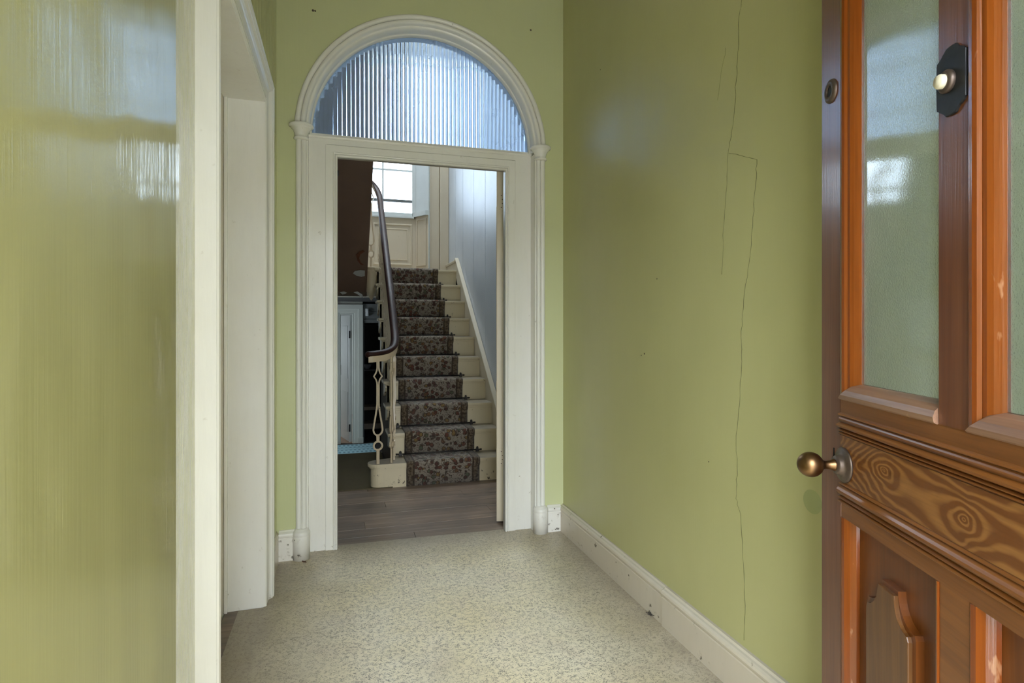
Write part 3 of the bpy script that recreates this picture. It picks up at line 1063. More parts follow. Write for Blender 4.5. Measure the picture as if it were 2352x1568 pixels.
# ------------------------------------------------------------------ ceiling, front wall, outside
ce = struct(empty('ceiling'))
box('ceiling_slab', XL - 0.2, XR + 0.2, -0.35, YF, ZC, ZC + 0.1, M['ceiling'], ce)
ce2 = struct(empty('ceiling'))
KX0, KX1, KY0, KY1 = -0.1, 1.15, 5.65, 6.95      # unseen glazed lantern, added to brighten the stairwell
box('ceiling_slab', SXL - 0.1, KX0, YB, YW + 0.4, ZS, ZS + 0.1, M['ceiling'], ce2)
box('ceiling_slab', KX1, SXR + 0.3, YB, YW + 0.4, ZS, ZS + 0.1, M['ceiling'], ce2)
box('ceiling_slab', KX0, KX1, YB, KY0, ZS, ZS + 0.1, M['ceiling'], ce2)
box('ceiling_slab', KX0, KX1, KY1, YW + 0.4, ZS, ZS + 0.1, M['ceiling'], ce2)
w4 = struct(empty('added_lantern'))
for i in range(3):
    box('pane', KX0 + (KX1 - KX0) * i / 3, KX0 + (KX1 - KX0) * (i + 1) / 3, KY0, KY1, ZS + 0.08, ZS + 0.086, M['pane'], w4)  # panes of the added lantern
for i in (1, 2):
    box('glazing_bar', KX0 + (KX1 - KX0) * i / 3 - 0.012, KX0 + (KX1 - KX0) * i / 3 + 0.012, KY0, KY1, ZS + 0.05, ZS + 0.10, M['white_door'], w4)
ce3 = struct(empty('ceiling'))
wfr = struct(empty('wall_front'))
box('wall_panel', XL - 0.2, FX0, -0.35, YFRONT, -0.02, ZC, M['green'], wfr)
SLX0, SLX1, SLZ0, SLZ1 = 0.85, 1.22, 0.40, 2.35
box('wall_panel', FX1, SLX0, -0.35, YFRONT, -0.02, ZC, M['green'], wfr)
box('wall_panel', SLX1, XR + 0.2, -0.35, YFRONT, -0.02, ZC, M['green'], wfr)
box('wall_panel', SLX0, SLX1, -0.35, YFRONT, -0.02, SLZ0, M['green'], wfr)
box('wall_panel', SLX0, SLX1, -0.35, YFRONT, SLZ1, ZC, M['green'], wfr)
w3 = struct(empty('added_sidelight'))  # unseen sidelight, added to brighten the wall behind the open door
box('pane', SLX0, SLX1, -0.012, -0.006, SLZ0, SLZ1, M['pane'], w3)  # pane of the added sidelight
for (a, b, za, zb) in ((SLX0, SLX0 + 0.02, SLZ0, SLZ1), (SLX1 - 0.02, SLX1, SLZ0, SLZ1), (SLX0 + 0.02, SLX1 - 0.02, SLZ0, SLZ0 + 0.03), (SLX0 + 0.02, SLX1 - 0.02, SLZ1 - 0.02, SLZ1)):
    box('frame', a, b, -0.03, 0.012, za, zb, M['cream'], w3, 0.002)
struct(box('wall_light_block', 1.42, 3.4, -8.5, -0.36, -0.12, 6.5, M['stone']))  # unseen wall, added to keep daylight off the left wall
box('wall_panel', FX0, FX1, -0.35, YFRONT, FZ, ZC, M['green'], wfr)
gd = struct(box('ground', -40, 40, -27.6, -0.36, -0.35, -0.10, M['stone']))
struct(box('added_wall_opposite', -40, 40, -27.6, -27, -0.12, 6.0, M['stone']))  # unseen wall across the way, put in to hold back low sky light
struct(box('doorstep', -0.4, 1.0, -0.9, -0.36, -0.10, -0.02, M['stone'], None, 0.01))

# ------------------------------------------------------------------ front door (thing), local x = towards lock edge, y = towards the camera
fd = thing('front_door', 'varnished brown front door standing open, with two tall obscure glass panes', 'door', (0.7370, 0.2389, 0.0), math.radians(90 - 21.29))
DT = 0.045
DW, DH = 0.88, 2.20
S1, S2 = 0.09, 0.79
MU0, MU1 = 0.406, 0.474
ZR0, ZR1 = 0.795, 1.045   # lock rail
MB().box(S2, DW, -DT, 0, 0.008, DH, 0.002).build('lock_stile', M['door_dark'], fd)
MB().box(0, S1, -DT, 0, 0.008, DH, 0.002).build('hinge_stile', M['door_dark'], fd)
MB().box(MU0, MU1, -DT, 0, ZR1 - 0.004, DH - 0.10, 0.0015).build('mullion', M['door_dark'], fd)
MB().box(MU0, MU1, -DT, -0.0015, 0.22, ZR0 + 0.004, 0.0015).build('mullion', M['door_rail'], fd)
MB().box(S1, S2, -DT, 0, DH - 0.10, DH, 0.0015).build('top_rail', M['door_rail'], fd)
MB().box(S1, S2, -DT, 0, 0.008, 0.22, 0.0015).build('bottom_rail', M['door_rail'], fd)
# lock rail with reeded bands and a grained field
lr = [(-DT, ZR0), (-0.001, ZR0), (-0.001, 0.823)]


def reeds(z, dirn, seq):
    out = []
    for (wd, hh) in seq:
        n = 5
        for i in range(n + 1):
            t = i / n
            out.append((0.001 + hh * math.sin(PI * t), z + dirn * wd * t))
        z += dirn * wd
    return out, z


r1, z1 = reeds(0.825, 1, [(0.008, 0.006), (0.008, 0.006), (0.022, 0.009), (0.006, 0.004)])
lr += r1
lr += [(0.0, z1 + 0.001), (0.0, 0.969)]
r2, z2 = reeds(0.970, 1, [(0.006, 0.005), (0.007, 0.006), (0.013, 0.010), (0.013, 0.004), (0.007, 0.006)])
lr += r2
lr += [(0.0, z2 + 0.001), (0.0, ZR1), (-DT, ZR1)]
MB().loft([[(xx, a, b) for a, b in lr] for xx in (S1 + 0.0005, S2 - 0.0005)]).build('lock_rail', M['door_rail'], fd)
MB().box(S1 + 0.001, S2 - 0.001, -0.002, 0.0012, z1 + 0.002, 0.968).build('grained_field', M['door_swirl'], fd)

# glazing mouldings and panes
gmp = [(0.0, -0.002), (0.0, 0.001), (0.004, 0.003), (0.012, 0.004), (0.019, 0.002), (0.0225, -0.003), (0.0245, -0.003), (0.030, -0.004), (0.036, -0.009), (0.042, -0.016), (0.045, -0.020), (0.045, -0.026), (0.0, -0.026)]
gmn = [(0.0, -0.003), (0.004, -0.004), (0.008, -0.008), (0.012, -0.014), (0.014, -0.020), (0.016, -0.026), (0.0, -0.026)]
for (a, b) in ((S1, MU0), (MU1, S2)):
    z0, z1_ = ZR1, DH - 0.10
    MB().loft([[(b - s, h, zz) for s, h in gmp] for zz in (z0 + 0.001, z1_)]).build('glazing_moulding', M['door_orange'], fd)
    MB().loft([[(a + s, h, zz) for s, h in gmn] for zz in (z0 + 0.001, z1_)]).build('glazing_moulding', M['door_orange'], fd)
    MB().loft([[(xx, h, z1_ - s) for s, h in gmp] for xx in (a, b)]).build('glazing_moulding', M['door_orange'], fd)
    sl = [(0.003, ZR1 - 0.001), (0.007, ZR1 + 0.002), (0.008, ZR1 + 0.010), (0.004, ZR1 + 0.020), (-0.006, ZR1 + 0.029), (-0.018, ZR1 + 0.034), (-0.026, ZR1 + 0.035), (-0.026, ZR1 - 0.001)]
    n = 10
    xsn = [a + 0.0 + (b - a) * i / n for i in range(n + 1)]
    rings = []
    for i, xx in enumerate(xsn):
        e = min(i, n - i)
        mit = 0.0
        rings.append([(xx, h, zz) for h, zz in sl])
    # mitred ends follow the side mouldings
    rings[0] = [(a + max(0.0, (zz - ZR1)) * 0.1, h, zz) for h, zz in sl]
    rings[-1] = [(b - max(0.0, (zz - ZR1)) * 1.25, h, zz) for h, zz in sl]
    MB().loft(rings).build('weathered_sill', M['door_sill'], fd)
    g = MB()
    x0, x1, za, zb = a + 0.012, b - 0.040, ZR1 + 0.030, z1_ - 0.040
    ya, yb2 = -0.021, -0.025
    g.face([(x0, ya, za), (x1, ya, za), (x1, ya, zb), (x0, ya, zb)], 0)
    g.face([(x0, yb2, za), (x0, yb2, zb), (x1, yb2, zb), (x1, yb2, za)], 1)
    for q in (((x0, za), (x1, za)), ((x1, za), (x1, zb)), ((x1, zb), (x0, zb)), ((x0, zb), (x0, za))):
        (p0, p1) = q
        g.face([(p0[0], ya, p0[1]), (p0[0], yb2, p0[1]), (p1[0], yb2, p1[1]), (p1[0], ya, p1[1])], 0)
    g.build('glass_pane', parent=fd, mats=[M['obscure_front'], M['obscure_back']])
    # lower panel: recessed board, stop mouldings, shaped raised field
    MB().box(a, b, -0.034, -0.024, 0.215, ZR0 + 0.004).build('lower_panel', M['door_panel'], fd)
    pmp = [(0.0, -0.025), (0.0, -0.001), (0.005, 0.001), (0.014, 0.000), (0.022, -0.008), (0.028, -0.018), (0.030, -0.025)]
    MB().loft([[(b - s, h, zz) for s, h in pmp] for zz in (0.22, ZR0)]).build('panel_moulding', M['door_orange'], fd)
    MB().loft([[(a + s * 0.45, h, zz) for s, h in pmp] for zz in (0.22, ZR0)]).build('panel_moulding', M['door_orange'], fd)
    MB().loft([[(xx, h, 0.22 + s) for s, h in pmp] for xx in (a + 0.03, b - 0.03)]).build('panel_moulding', M['door_orange'], fd)
    cxp = (a + b) / 2 - 0.006

    def crest(off, ztop, half):
        P = [(-half, 0.30), (half, 0.30), (half, 0.660 + ztop), (half - 0.004, 0.668 + ztop)]
        # concave sweep up to the flat crest
        for i in range(9):
            t = i / 8
            P.append((half - 0.008 - (half - 0.034) * math.sin(t * PI / 2), 0.668 + ztop + 0.050 * (1 - math.cos(t * PI / 2)) + 0.004 * t))
        Q = [(-x_, z_) for x_, z_ in P[:1:-1] if True]
        return P + [p for p in Q]
    m = MB()
    m.prism([(cxp + x_, z_) for x_, z_ in crest(0, 0.0, 0.078)], 'y', -0.026, -0.010)
    m.build('raised_field', M['door_panel'], fd)
    m = MB()
    m.prism([(cxp + x_, z_) for x_, z_ in crest(0, -0.008, 0.068)], 'y', -0.012, -0.002, 0.002)
    m.build('raised_field', M['door_field'], fd)

# knob and rose
kn = MB()
rose = [(0.0001, 0.0), (0.036, 0.0), (0.037, 0.003), (0.033, 0.006), (0.025, 0.007), (0.021, 0.011), (0.020, 0.016), (0.017, 0.020), (0.0001, 0.021)]
kz, ku = 0.908, 0.772
MB().lathe(rose, (ku, 0.001, kz), 'y', 40).build('knob_rose', M['pewter'], fd)
pr = [(0.0001, 0.018), (0.0125, 0.018), (0.0125, 0.024), (0.0095, 0.030), (0.0085, 0.040), (0.0105, 0.047)]
cyk, rk = 0.070, 0.0262
for i in range(15):
    a = math.asin(0.0105 / rk) + (PI - math.asin(0.0105 / rk)) * i / 14
    pr.append((rk * math.sin(a), cyk - rk * math.cos(a)))
MB().lathe(pr, (ku, 0.0, kz), 'y', 48).build('door_knob', M['brass'], fd)
# key slot and night latch cylinder
MB().box(0.818, 0.823, -0.004, 0.0006, 0.912, 0.934).build('key_slot', M['hole'], fd)
lkc = MB().lathe([(0.012, 0.002), (0.012, 0.006), (0.020, 0.007), (0.025, 0.004), (0.026, 0.0)], (0.832, 0.0, 1.716), 'y', 32).build('latch_cylinder', M['pewter'], fd)
MB().lathe([(0.0001, 0.004), (0.0122, 0.004), (0.0122, 0.0015)], (0.832, 0.0, 1.716), 'y', 24).build('keyway', M['iron_black'], lkc)
# bell push on the mullion
bc, bz = 0.440, 1.574
sh = []
half = [(0.0, 0.053), (0.011, 0.052), (0.015, 0.047), (0.017, 0.044), (0.022, 0.043), (0.027, 0.040), (0.030, 0.036), (0.0325, 0.035), (0.0325, 0.0)]
quad = half + [(x_, -z_) for x_, z_ in half[-2::-1]]
full = quad + [(-x_, z_) for x_, z_ in quad[-2:0:-1]]
bp = MB().prism([(bc + x_, bz + z_) for x_, z_ in full], 'y', -0.001, 0.004, 0.0015).build('bell_plate', M['iron_black'], fd)
MB().lathe([(0.017, 0.003), (0.018, 0.008), (0.014, 0.013), (0.0115, 0.013), (0.0115, 0.004)], (bc + 0.004, 0, bz), 'y', 28).build('bell_collar', M['pewter'], bp)
MB().lathe([(0.011, 0.004), (0.011, 0.018), (0.009, 0.021), (0.0001, 0.022)], (bc + 0.004, 0, bz), 'y', 28).build('bell_button', M['ivory'], bp)

# ------------------------------------------------------------------ stair hall shell
ws = struct(empty('wall_stair_right'))
wsl = struct(empty('wall_stair_left'))
wp = MB().box(SXR, SXR + 0.2, YB, YW + 0.3, ZLOW, ZS).build('wall_panel', M['wallpaper'], ws)
for yy in (4.62, 5.15, 5.62, 6.14, 6.55):       # butt seams of the paper, lifting slightly
    MB().box(SXR - 0.0012, SXR + 0.001, yy, yy + 0.004, 0.1, ZS).build('paper_seam', M['wallpaper'], ws)
box('wall_panel', SXL - 0.2, SXL, YB, YW + 0.3, ZLOW, ZS, M['wallpaper'], wsl)
ww = struct(empty('wall_window'))
WX0, WX1 = -0.19, 0.872          # glass limits
WZ0, WZ1 = 2.595, 4.42
RX = 1.055                        # reveal outer edge in the wall face
RXl = WX0 - (RX - WX1)
YG = 7.21
ZLAND = 0.18 + 0.1825 * 9
box('wall_panel', RX, SXR + 0.1, YW, YW + 0.35, 1.55, ZS, M['window_paint'], ww)
box('wall_panel', SXL - 0.1, RXl, YW, YW + 0.35, 1.55, ZS, M['window_paint'], ww)
box('wall_panel', RXl, RX, YW, YW + 0.35, 4.52, ZS, M['window_paint'], ww)
box('wall_panel', RXl, RX, YG + 0.03, YW + 0.35, 1.55, 2.55, M['window_paint'], ww)

box('wall_base', RXl, RX, YW, YG + 0.03, 1.55, ZLAND, M['window_paint'], ww)
# stair window
w2 = struct(empty('window_2'))
for sgn, xg, xr in ((1, WX1 + 0.028, RX), (-1, WX0 - 0.028, RXl)):
    # splayed reveal above and panelled splay below the sill
    MB().prism([(xg, YG + 0.03), (xr, YW), (xr + sgn * 0.002, YW), (xr + sgn * 0.002, YG + 0.03)], 'z', 2.60, 4.52).build('splay_reveal', M['white_door'], w2)
    MB().prism([(xg, YG + 0.03), (xr, YW), (xr + sgn * 0.002, YW), (xr + sgn * 0.002, YG + 0.03)], 'z', ZLAND, 2.60).build('splay_panel', M['window_paint'], w2)
    ux, uy = (xr - xg), (YW - YG - 0.03)
    ll = math.hypot(ux, uy)
    ux, uy = ux / ll, uy / ll
    nx, ny = (uy, -ux) if sgn > 0 else (-uy, ux)
    if nx * sgn > 0:
        nx, ny = -nx, -ny
    pp = [(xg + ux * s, YG + 0.03 + uy * s) for s in (0.07, ll - 0.07)]
    z0, z1_ = ZLAND + 0.13, 2.50
    for (sa, sb, zz0, zz1) in ((0.055, 0.07, z0, z1_), (ll - 0.07, ll - 0.055, z0, z1_), (0.055, ll - 0.055, z0 - 0.015, z0), (0.055, ll - 0.055, z1_, z1_ + 0.015)):
        a_ = (xg + ux * sa, YG + 0.03 + uy * sa)
        b_ = (xg + ux * sb, YG + 0.03 + uy * sb)
        poly = [a_, b_, (b_[0] + nx * 0.012, b_[1] + ny * 0.012), (a_[0] + nx * 0.012, a_[1] + ny * 0.012)]
        MB().prism(poly, 'z', zz0, zz1).build('splay_moulding', M['window_paint'], w2)
    a_ = (xg, YG + 0.03)
    MB().prism([(xg, YG + 0.03), (xr, YW - 0.004), (xr - sgn * 0.05, YW - 0.004), (xg - sgn * 0.02, YG + 0.0)], 'z', 2.545, 2.60).build('sill_return', M['white_door'], w2)
    MB().box(min(xr, xr - sgn * 0.012), max(xr, xr - sgn * 0.012), YW - 0.012, YW + 0.006, ZLAND, 4.52).build('reveal_bead', M['white_door'], w2)
# architrave right and left of the recess
for (a, b, hh) in ((RX + 0.004, RX + 0.016, 0.030), (RX + 0.016, 1.172, 0.022), (1.180, SXR - 0.004, 0.034)):
    MB().box(a, b, YW - hh, YW + 0.001, ZLAND - 0.01, 4.66, 0.003).build('architrave', M['window_paint'], w2)
MB().box(RXl - 0.13, RXl - 0.004, YW - 0.022, YW + 0.001, ZLAND - 0.01, 4.66, 0.003).build('architrave', M['window_paint'], w2)
MB().box(RXl, RX, YW + 0.0, YG + 0.03, 4.50, 4.53).build('head_lining', M['window_paint'], w2)
# sash
fr = 0.045
box('sash_stile', WX1, WX1 + fr, YG, YG + 0.045, 2.55, WZ1 + fr, M['white_door'], w2, 0.003)
box('sash_stile', WX0 - fr, WX0, YG, YG + 0.045, 2.55, WZ1 + fr, M['white_door'], w2, 0.003)
box('sash_rail', WX0 - fr, WX1 + fr, YG, YG + 0.045, 2.545, WZ0, M['white_door'], w2, 0.003)
box('sash_rail', WX0 - fr, WX1 + fr, YG, YG + 0.045, WZ1, WZ1 + fr, M['white_door'], w2, 0.003)
gx = [WX0 + (WX1 - WX0) * i / 3 for i in range(4)]
gz = [WZ0, 2.742, 3.118, 3.60, 4.10, WZ1]
for i in (1, 2):
    box('glazing_bar', gx[i] - 0.010, gx[i] + 0.010, YG + 0.008, YG + 0.035, WZ0, WZ1, M['white_door'], w2, 0.003)
for j in (1, 2, 3, 4):
    hw = 0.016 if j in (1,) else 0.010
    box('glazing_bar', WX0, WX1, YG + 0.006, YG + 0.037, gz[j] - hw, gz[j] + hw, M['grey'] if j == 1 else M['white_door'], w2, 0.003)
for i in range(3):
    for j in range(5):
        box('pane', gx[i], gx[i + 1], YG + 0.020, YG + 0.023, gz[j], gz[j + 1], M['pane_dimmed'], w2)
box('window_board', WX0 - 0.02, WX1 + 0.02, YG - 0.03, YG + 0.01, 2.525, 2.55, M['white_door'], w2, 0.004)
# panelled apron under the sill
box('apron', WX0 - 0.08, WX1 + 0.10, YG + 0.0, YG + 0.03, ZLAND, 2.53, M['window_paint'], w2)


def frame_mould(mb, x0, x1, z0, z1, yy, wd, hh):
    pf = [(0, 0.001), (0.0, -hh * 0.5), (wd * 0.3, -hh), (wd * 0.7, -hh), (wd, -hh * 0.3), (wd, 0.001)]
    s_ = [((x0, yy, z0), (1, 0, 1)), ((x1, yy, z0), (-1, 0, 1)), ((x1, yy, z1), (-1, 0, -1)), ((x0, yy, z1), (1, 0, -1))]
    rings = [[Vector(P) + Vector(U) * s + Vector((0, 1, 0)) * h for s, h in pf] for P, U in s_]
    mb.loft(rings, loop=True)
    return mb


for (xa, xb) in ((0.400, 0.872), (-0.14, 0.335)):
    frame_mould(MB(), xa, xb, 1.945, 2.455, YG, 0.022, 0.014).build('apron_moulding', M['window_paint'], w2)
    frame_mould(MB(), xa + 0.055, xb - 0.055, 2.005, 2.395, YG, 0.016, 0.010).build('apron_moulding', M['window_paint'], w2)
    MB().box(xa + 0.07, xb - 0.07, YG - 0.006, YG + 0.001, 2.02, 2.38, 0.003).build('apron_field', M['window_paint'], w2)
box('apron_base', WX0 - 0.08, WX1 + 0.10, YG - 0.012, YG + 0.001, ZLAND, ZLAND + 0.05, M['window_paint'], w2, 0.003)

# ------------------------------------------------------------------ staircase
RI, GO = 0.1825, 0.224
Y1, Z1 = 4.34, 0.18
TX0, TX1 = 0.365, 1.262
stc = thing('staircase', 'cream painted wooden staircase rising to a half landing under the window', 'staircase')
for i in range(10):
    z = Z1 + RI * i
    yn = Y1 + GO * i
    x0 = TX0
    ynext = yn + GO + 0.035
    if i == 0:
        # curtail step
        def curt(grow):
            P = [(TX1, yn + 0.022 - grow), (0.29, yn + 0.022 - grow)]
            cxx, cyy, rr = 0.290, yn + 0.022 + 0.062, 0.062 + grow
            for q in range(1, 14):
                a = -PI / 2 - PI * q / 14
                P.append((cxx + rr * math.cos(a), cyy + rr * math.sin(a)))
            P += [(0.29, yn + 0.022 + 0.124 + grow), (0.40, yn + 0.022 + 0.15 + grow), (0.40, ynext), (TX1, ynext)]
            return P
        m = MB()
        m.prism(curt(0.022), 'z', z - 0.028, z, 0.006)
        m.build('tread', M['cream_tread'], stc)
        MB().prism(curt(0.0), 'z', -0.001, z - 0.026).build('riser', M['cream_stair'], stc)
        MB().prism(curt(0.010), 'z', z - 0.040, z - 0.027, 0.003).build('nosing_mould', M['cream_stair'], stc)
        continue
    yend = ynext if i < 9 else YW - 0.002
    m = MB()
    m.box(x0, TX1, yn, yend, z - 0.028, z, 0.008)
    m.build('tread', M['cream_tread'], stc)
    MB().box(0.395, TX1, yn + 0.022, yn + 0.040, z - RI + 0.001, z - 0.026).build('riser', M['cream_stair'], stc)
    MB().box(0.380, TX1, yn + 0.010, yn + 0.024, z - 0.040, z - 0.027, 0.004).build('nosing_mould', M['cream_stair'], stc)
    # scrolled bracket on the open end of the tread
    br_ = [(yn + 0.022, z - 0.028), (yn + 0.022, z - 0.060), (yn + 0.035, z - 0.085), (yn + 0.050, z - 0.075), (yn + 0.060, z - 0.095), (yn + 0.085, z - 0.105), (yn + 0.110, z - 0.090), (yn + 0.130, z - 0.120), (yn + 0.165, z - 0.140), (yn + 0.200, z - 0.125), (yn + 0.224, z - 0.150), (yn + 0.224, z - 0.028)]
    MB().prism(br_, 'x', 0.381, 0.396).build('tread_bracket', M['cream_stair'], stc)
# landing
MB().box(TX0 + 0.03, SXR - 0.003, Y1 + GO * 9 + 0.06, YW - 0.002, ZLAND - 0.24, ZLAND - 0.027).build('landing', M['dark'], stc)
MB().box(SXL + 0.003, TX0, 6.55, YW - 0.002, ZLAND - 0.24, ZLAND).build('landing', M['cream_stair'], stc)
# wall string on the right with its moulded top
nose = lambda yy: Z1 + RI * (yy - Y1) / GO
ya, yb_s = 4.28, 6.36
top = [(ya, max(nose(ya) + 0.115, 0.15)), (yb_s - 0.03, nose(yb_s - 0.03) + 0.120), (yb_s + 0.015, nose(yb_s) + 0.128), (yb_s + 0.05, ZLAND + 0.113), (YW - 0.004, ZLAND + 0.113)]
low = [(YW - 0.004, ZLAND - 0.02), (6.4, ZLAND - 0.06), (5.0, 0.15), (4.6, -0.001), (ya, -0.001)]
MB().prism(top + low, 'x', TX1, SXR - 0.002).build('wall_string', M['cream_string'], stc)
tp = [top[0], top[1], top[2], top[3], top[4]]
m = MB()
cpf = [(-0.012, -0.022), (-0.012, -0.014), (-0.016, -0.008), (-0.016, 0.0), (-0.010, 0.006), (0.024, 0.006), (0.024, -0.022)]
m.loft([[(TX1 + a, p[0], p[1] + b) for a, b in cpf] for p in tp])
m.build('string_capping', M['cream_string'], stc)
# closed spandrel below the open side
sp = [(4.52, -0.001)]
for i in range(1, 10):
    yn = Y1 + GO * i
    sp += [(yn + 0.022, Z1 + RI * (i - 1) - 0.028), (yn + 0.022, Z1 + RI * i - 0.028)]
sp += [(6.40, ZLAND - 0.03), (6.40, 1.50), (5.75, 0.95), (5.75, -0.001)]
MB().prism(sp, 'x', 0.396, 0.414).build('spandrel', M['spandrel'], stc)
MB().prism([(5.70, 0.90), (6.42, 1.49), (6.42, 1.46), (5.70, 0.86)], 'x', 0.40, TX1).build('soffit', M['dark'], stc)
MB().box(0.40, SXR - 0.003, 5.70, 5.72, ZLOW, 0.95).build('spandrel_end', M['dark'], stc)
# curved drum where the string turns at the well
dr = MB()
prof = [(0.004, 1.475), (0.020, 1.50), (0.040, 1.535), (0.054, 1.58), (0.058, 1.64), (0.058, 1.775), (0.061, 1.780), (0.061, 1.790), (0.058, 1.795), (0.058, 1.815), (0.064, 1.822), (0.064, 1.832), (0.002, 1.833)]
dr.lathe(prof, (0.338, 6.42, 0), 'z', 28)
dr.build('well_drum', M['cream_stair'], stc)

# return flight over the passage: its soffit and outer string
rf = thing('return_flight', 'dark brown sloping underside of the upper stair flight with torn paper at its foot', 'staircase')
sl_ = 0.80
def soff(yy):
    return 1.54 + (6.44 - yy) * sl_
so = MB()
so.prism([(6.46, 1.54), (3.95, soff(3.95)), (3.95, soff(3.95) + 0.05), (6.46, 1.60)], 'x', SXL + 0.003, 0.275)
so.build('soffit', M['brown'], rf)
so = MB()
so.prism([(6.46, 1.535), (3.95, soff(3.95) - 0.004), (3.95, soff(3.95) + 0.30), (6.46, 1.84)], 'x', 0.268, 0.286)
so.build('outer_string', M['brown'], rf)
box('soffit_band', SXL + 0.003, 0.29, 6.43, 6.548, 1.522, 1.585, M['spandrel'], rf)
# torn patches, hanging scraps
def on_soff(px, py):
    r = cam_ray(px, py)
    # plane z = 1.54 + (6.44-y)*.8
    t = (1.54 + 6.44 * sl_ - CAM_H) / (r.z + sl_ * r.y)
    return Vector((r.x * t, r.y * t, CAM_H + r.z * t))
def patch(name, pts_, mat, off=0.004):
    nrm = Vector((0, -sl_, -1)).normalized()
    A = [on_soff(*p) for p in pts_]
    B = [p + nrm * off for p in A]
    m_ = MB()
    m_.loft([A, B])
    m_.build(name, mat, rf)
patch('torn_patch', [(811, 627), (815, 622), (828, 620), (838, 621), (838, 633), (830, 635), (818, 632)], M['torn'])
patch('stain', [(818, 585), (824, 578), (834, 574), (838, 577), (828, 583), (825, 592), (829, 603), (836, 608), (829, 607), (821, 598)], M['stain'])
for pts_ in ([(812, 671), (821, 669), (832, 676), (835, 684), (829, 681), (822, 676)], [(781, 671), (790, 669), (797, 672), (793, 675), (786, 676)]):
    A = [Vector((on_far(p[0], p[1], 6.422)[0], 6.422 + 0.002 * (q % 2), on_far(p[0], p[1], 6.422)[1])) for q, p in enumerate(pts_)]
    m_ = MB()
    m_.loft([A, [q + Vector((0, 0.0015, 0)) for q in A]])
    m_.build('paper_scrap', M['torn'], rf)

# stair runner, with UV along its length
RXa, RXb = 0.490, 1.050
path = []
th = 0.007
for i in range(10):
    yn = Y1 + GO * i
    z = Z1 + RI * i
    zb = z - RI if i else 0.002
    path += [(yn + 0.020 - th, zb + (0.012 if i else 0.0)), (yn + 0.018 - th, z - 0.060), (yn + 0.004 - th, z - 0.040), (yn - th, z - 0.026), (yn - th, z - 0.010), (yn + 0.001, z + th * 0.7), (yn + 0.012, z + th), (yn + GO * 0.5, z + th)]
    if i < 9:
        path += [(yn + GO + 0.006, z + th), (yn + GO + 0.014, z + th + 0.003)]
path += [(Y1 + GO * 9 + 0.5, ZLAND + th)]
bm = bmesh.new()
uvl = bm.loops.layers.uv.new('UVMap')
L = 0.0
rows = []
rng = random.Random(5)
NX = 14
for j, (yy, zz) in enumerate(path):
    if j:
        L += math.hypot(yy - path[j - 1][0], zz - path[j - 1][1])
    i = j // 10
    sh = [-0.006, 0.004, -0.004, 0.0, 0.004, 0.004, 0.006, 0.0, -0.002, 0.004][min(i, 9)]
    row = []
    for q in range(NX + 1):
        t = q / NX
        row.append((bm.verts.new((RXa + (RXb - RXa) * t + sh, yy + rng.uniform(-0.0008, 0.0008), zz + rng.uniform(-0.0006, 0.0006))), t * 0.56, L))
    rows.append(row)
for a, b in zip(rows, rows[1:]):
    for q in range(NX):
        vs = [a[q], a[q + 1], b[q + 1], b[q]]
        f = bm.faces.new([v[0] for v in vs])
        f.smooth = True
        for lp, v in zip(f.loops, vs):
            lp[uvl].uv = (v[1], v[2])
bmesh.ops.recalc_face_normals(bm, faces=bm.faces[:])
me = bpy.data.meshes.new('stair_runner')
bm.to_mesh(me)
bm.free()
me.materials.append(M['runner'])
ro = bpy.data.objects.new('stair_runner', me)
COL.objects.link(ro)
sm = ro.modifiers.new('thickness', 'SOLIDIFY')
sm.thickness = 0.006
sm.offset = 0
tag(ro, 'narrow floral carpet runner with dark borders going up the cream stairs', 'carpet')

# stair rods
ORD = ['first', 'second', 'third', 'fourth', 'fifth', 'sixth', 'seventh', 'eighth', 'ninth']
rod0 = None
for i in range(9):
    yn = Y1 + GO * (i + 1)
    z = Z1 + RI * i
    loc = (0.77, yn + 0.001, z + 0.0175)
    if rod0 is None:
        rod0 = thing('stair_rod', 'x', 'stair rod', loc)
        MB().tube([(-0.335, 0, 0), (0.335, 0, 0)], 0.0052, 10).build('rod', M['rod'], rod0)
        for sx_ in (-0.308, 0.308):
            b_ = MB()
            b_.box(sx_ - 0.014, sx_ + 0.014, -0.007, 0.010, -0.0155, 0.006, 0.002)
            b_.lathe([(0.0001, 0.026), (0.008, 0.022), (0.010, 0.014), (0.008, 0.004)], (sx_, 0.002, 0), 'z', 12)
            o_ = b_.build('bracket', M['rod'], rod0)
            o_['kind'] = 'thing'
            MB().lathe([(0.0001, -0.010), (0.0065, -0.007), (0.0075, 0.0), (0.0065, 0.007), (0.0001, 0.010)], (sx_ * 1.09, 0, 0), 'x', 12).build('finial', M['rod'], rod0)
        r_ = rod0
    else:
        r_ = rod0.copy()
        COL.objects.link(r_)
        for ch in list(rod0.children):
            c_ = ch.copy()
            COL.objects.link(c_)
            c_.parent = r_
        r_.location = loc
    tag(r_, 'dark metal stair rod at the back of the %s tread from the floor' % ORD[i], 'stair rod', 'stair rods across the runner')

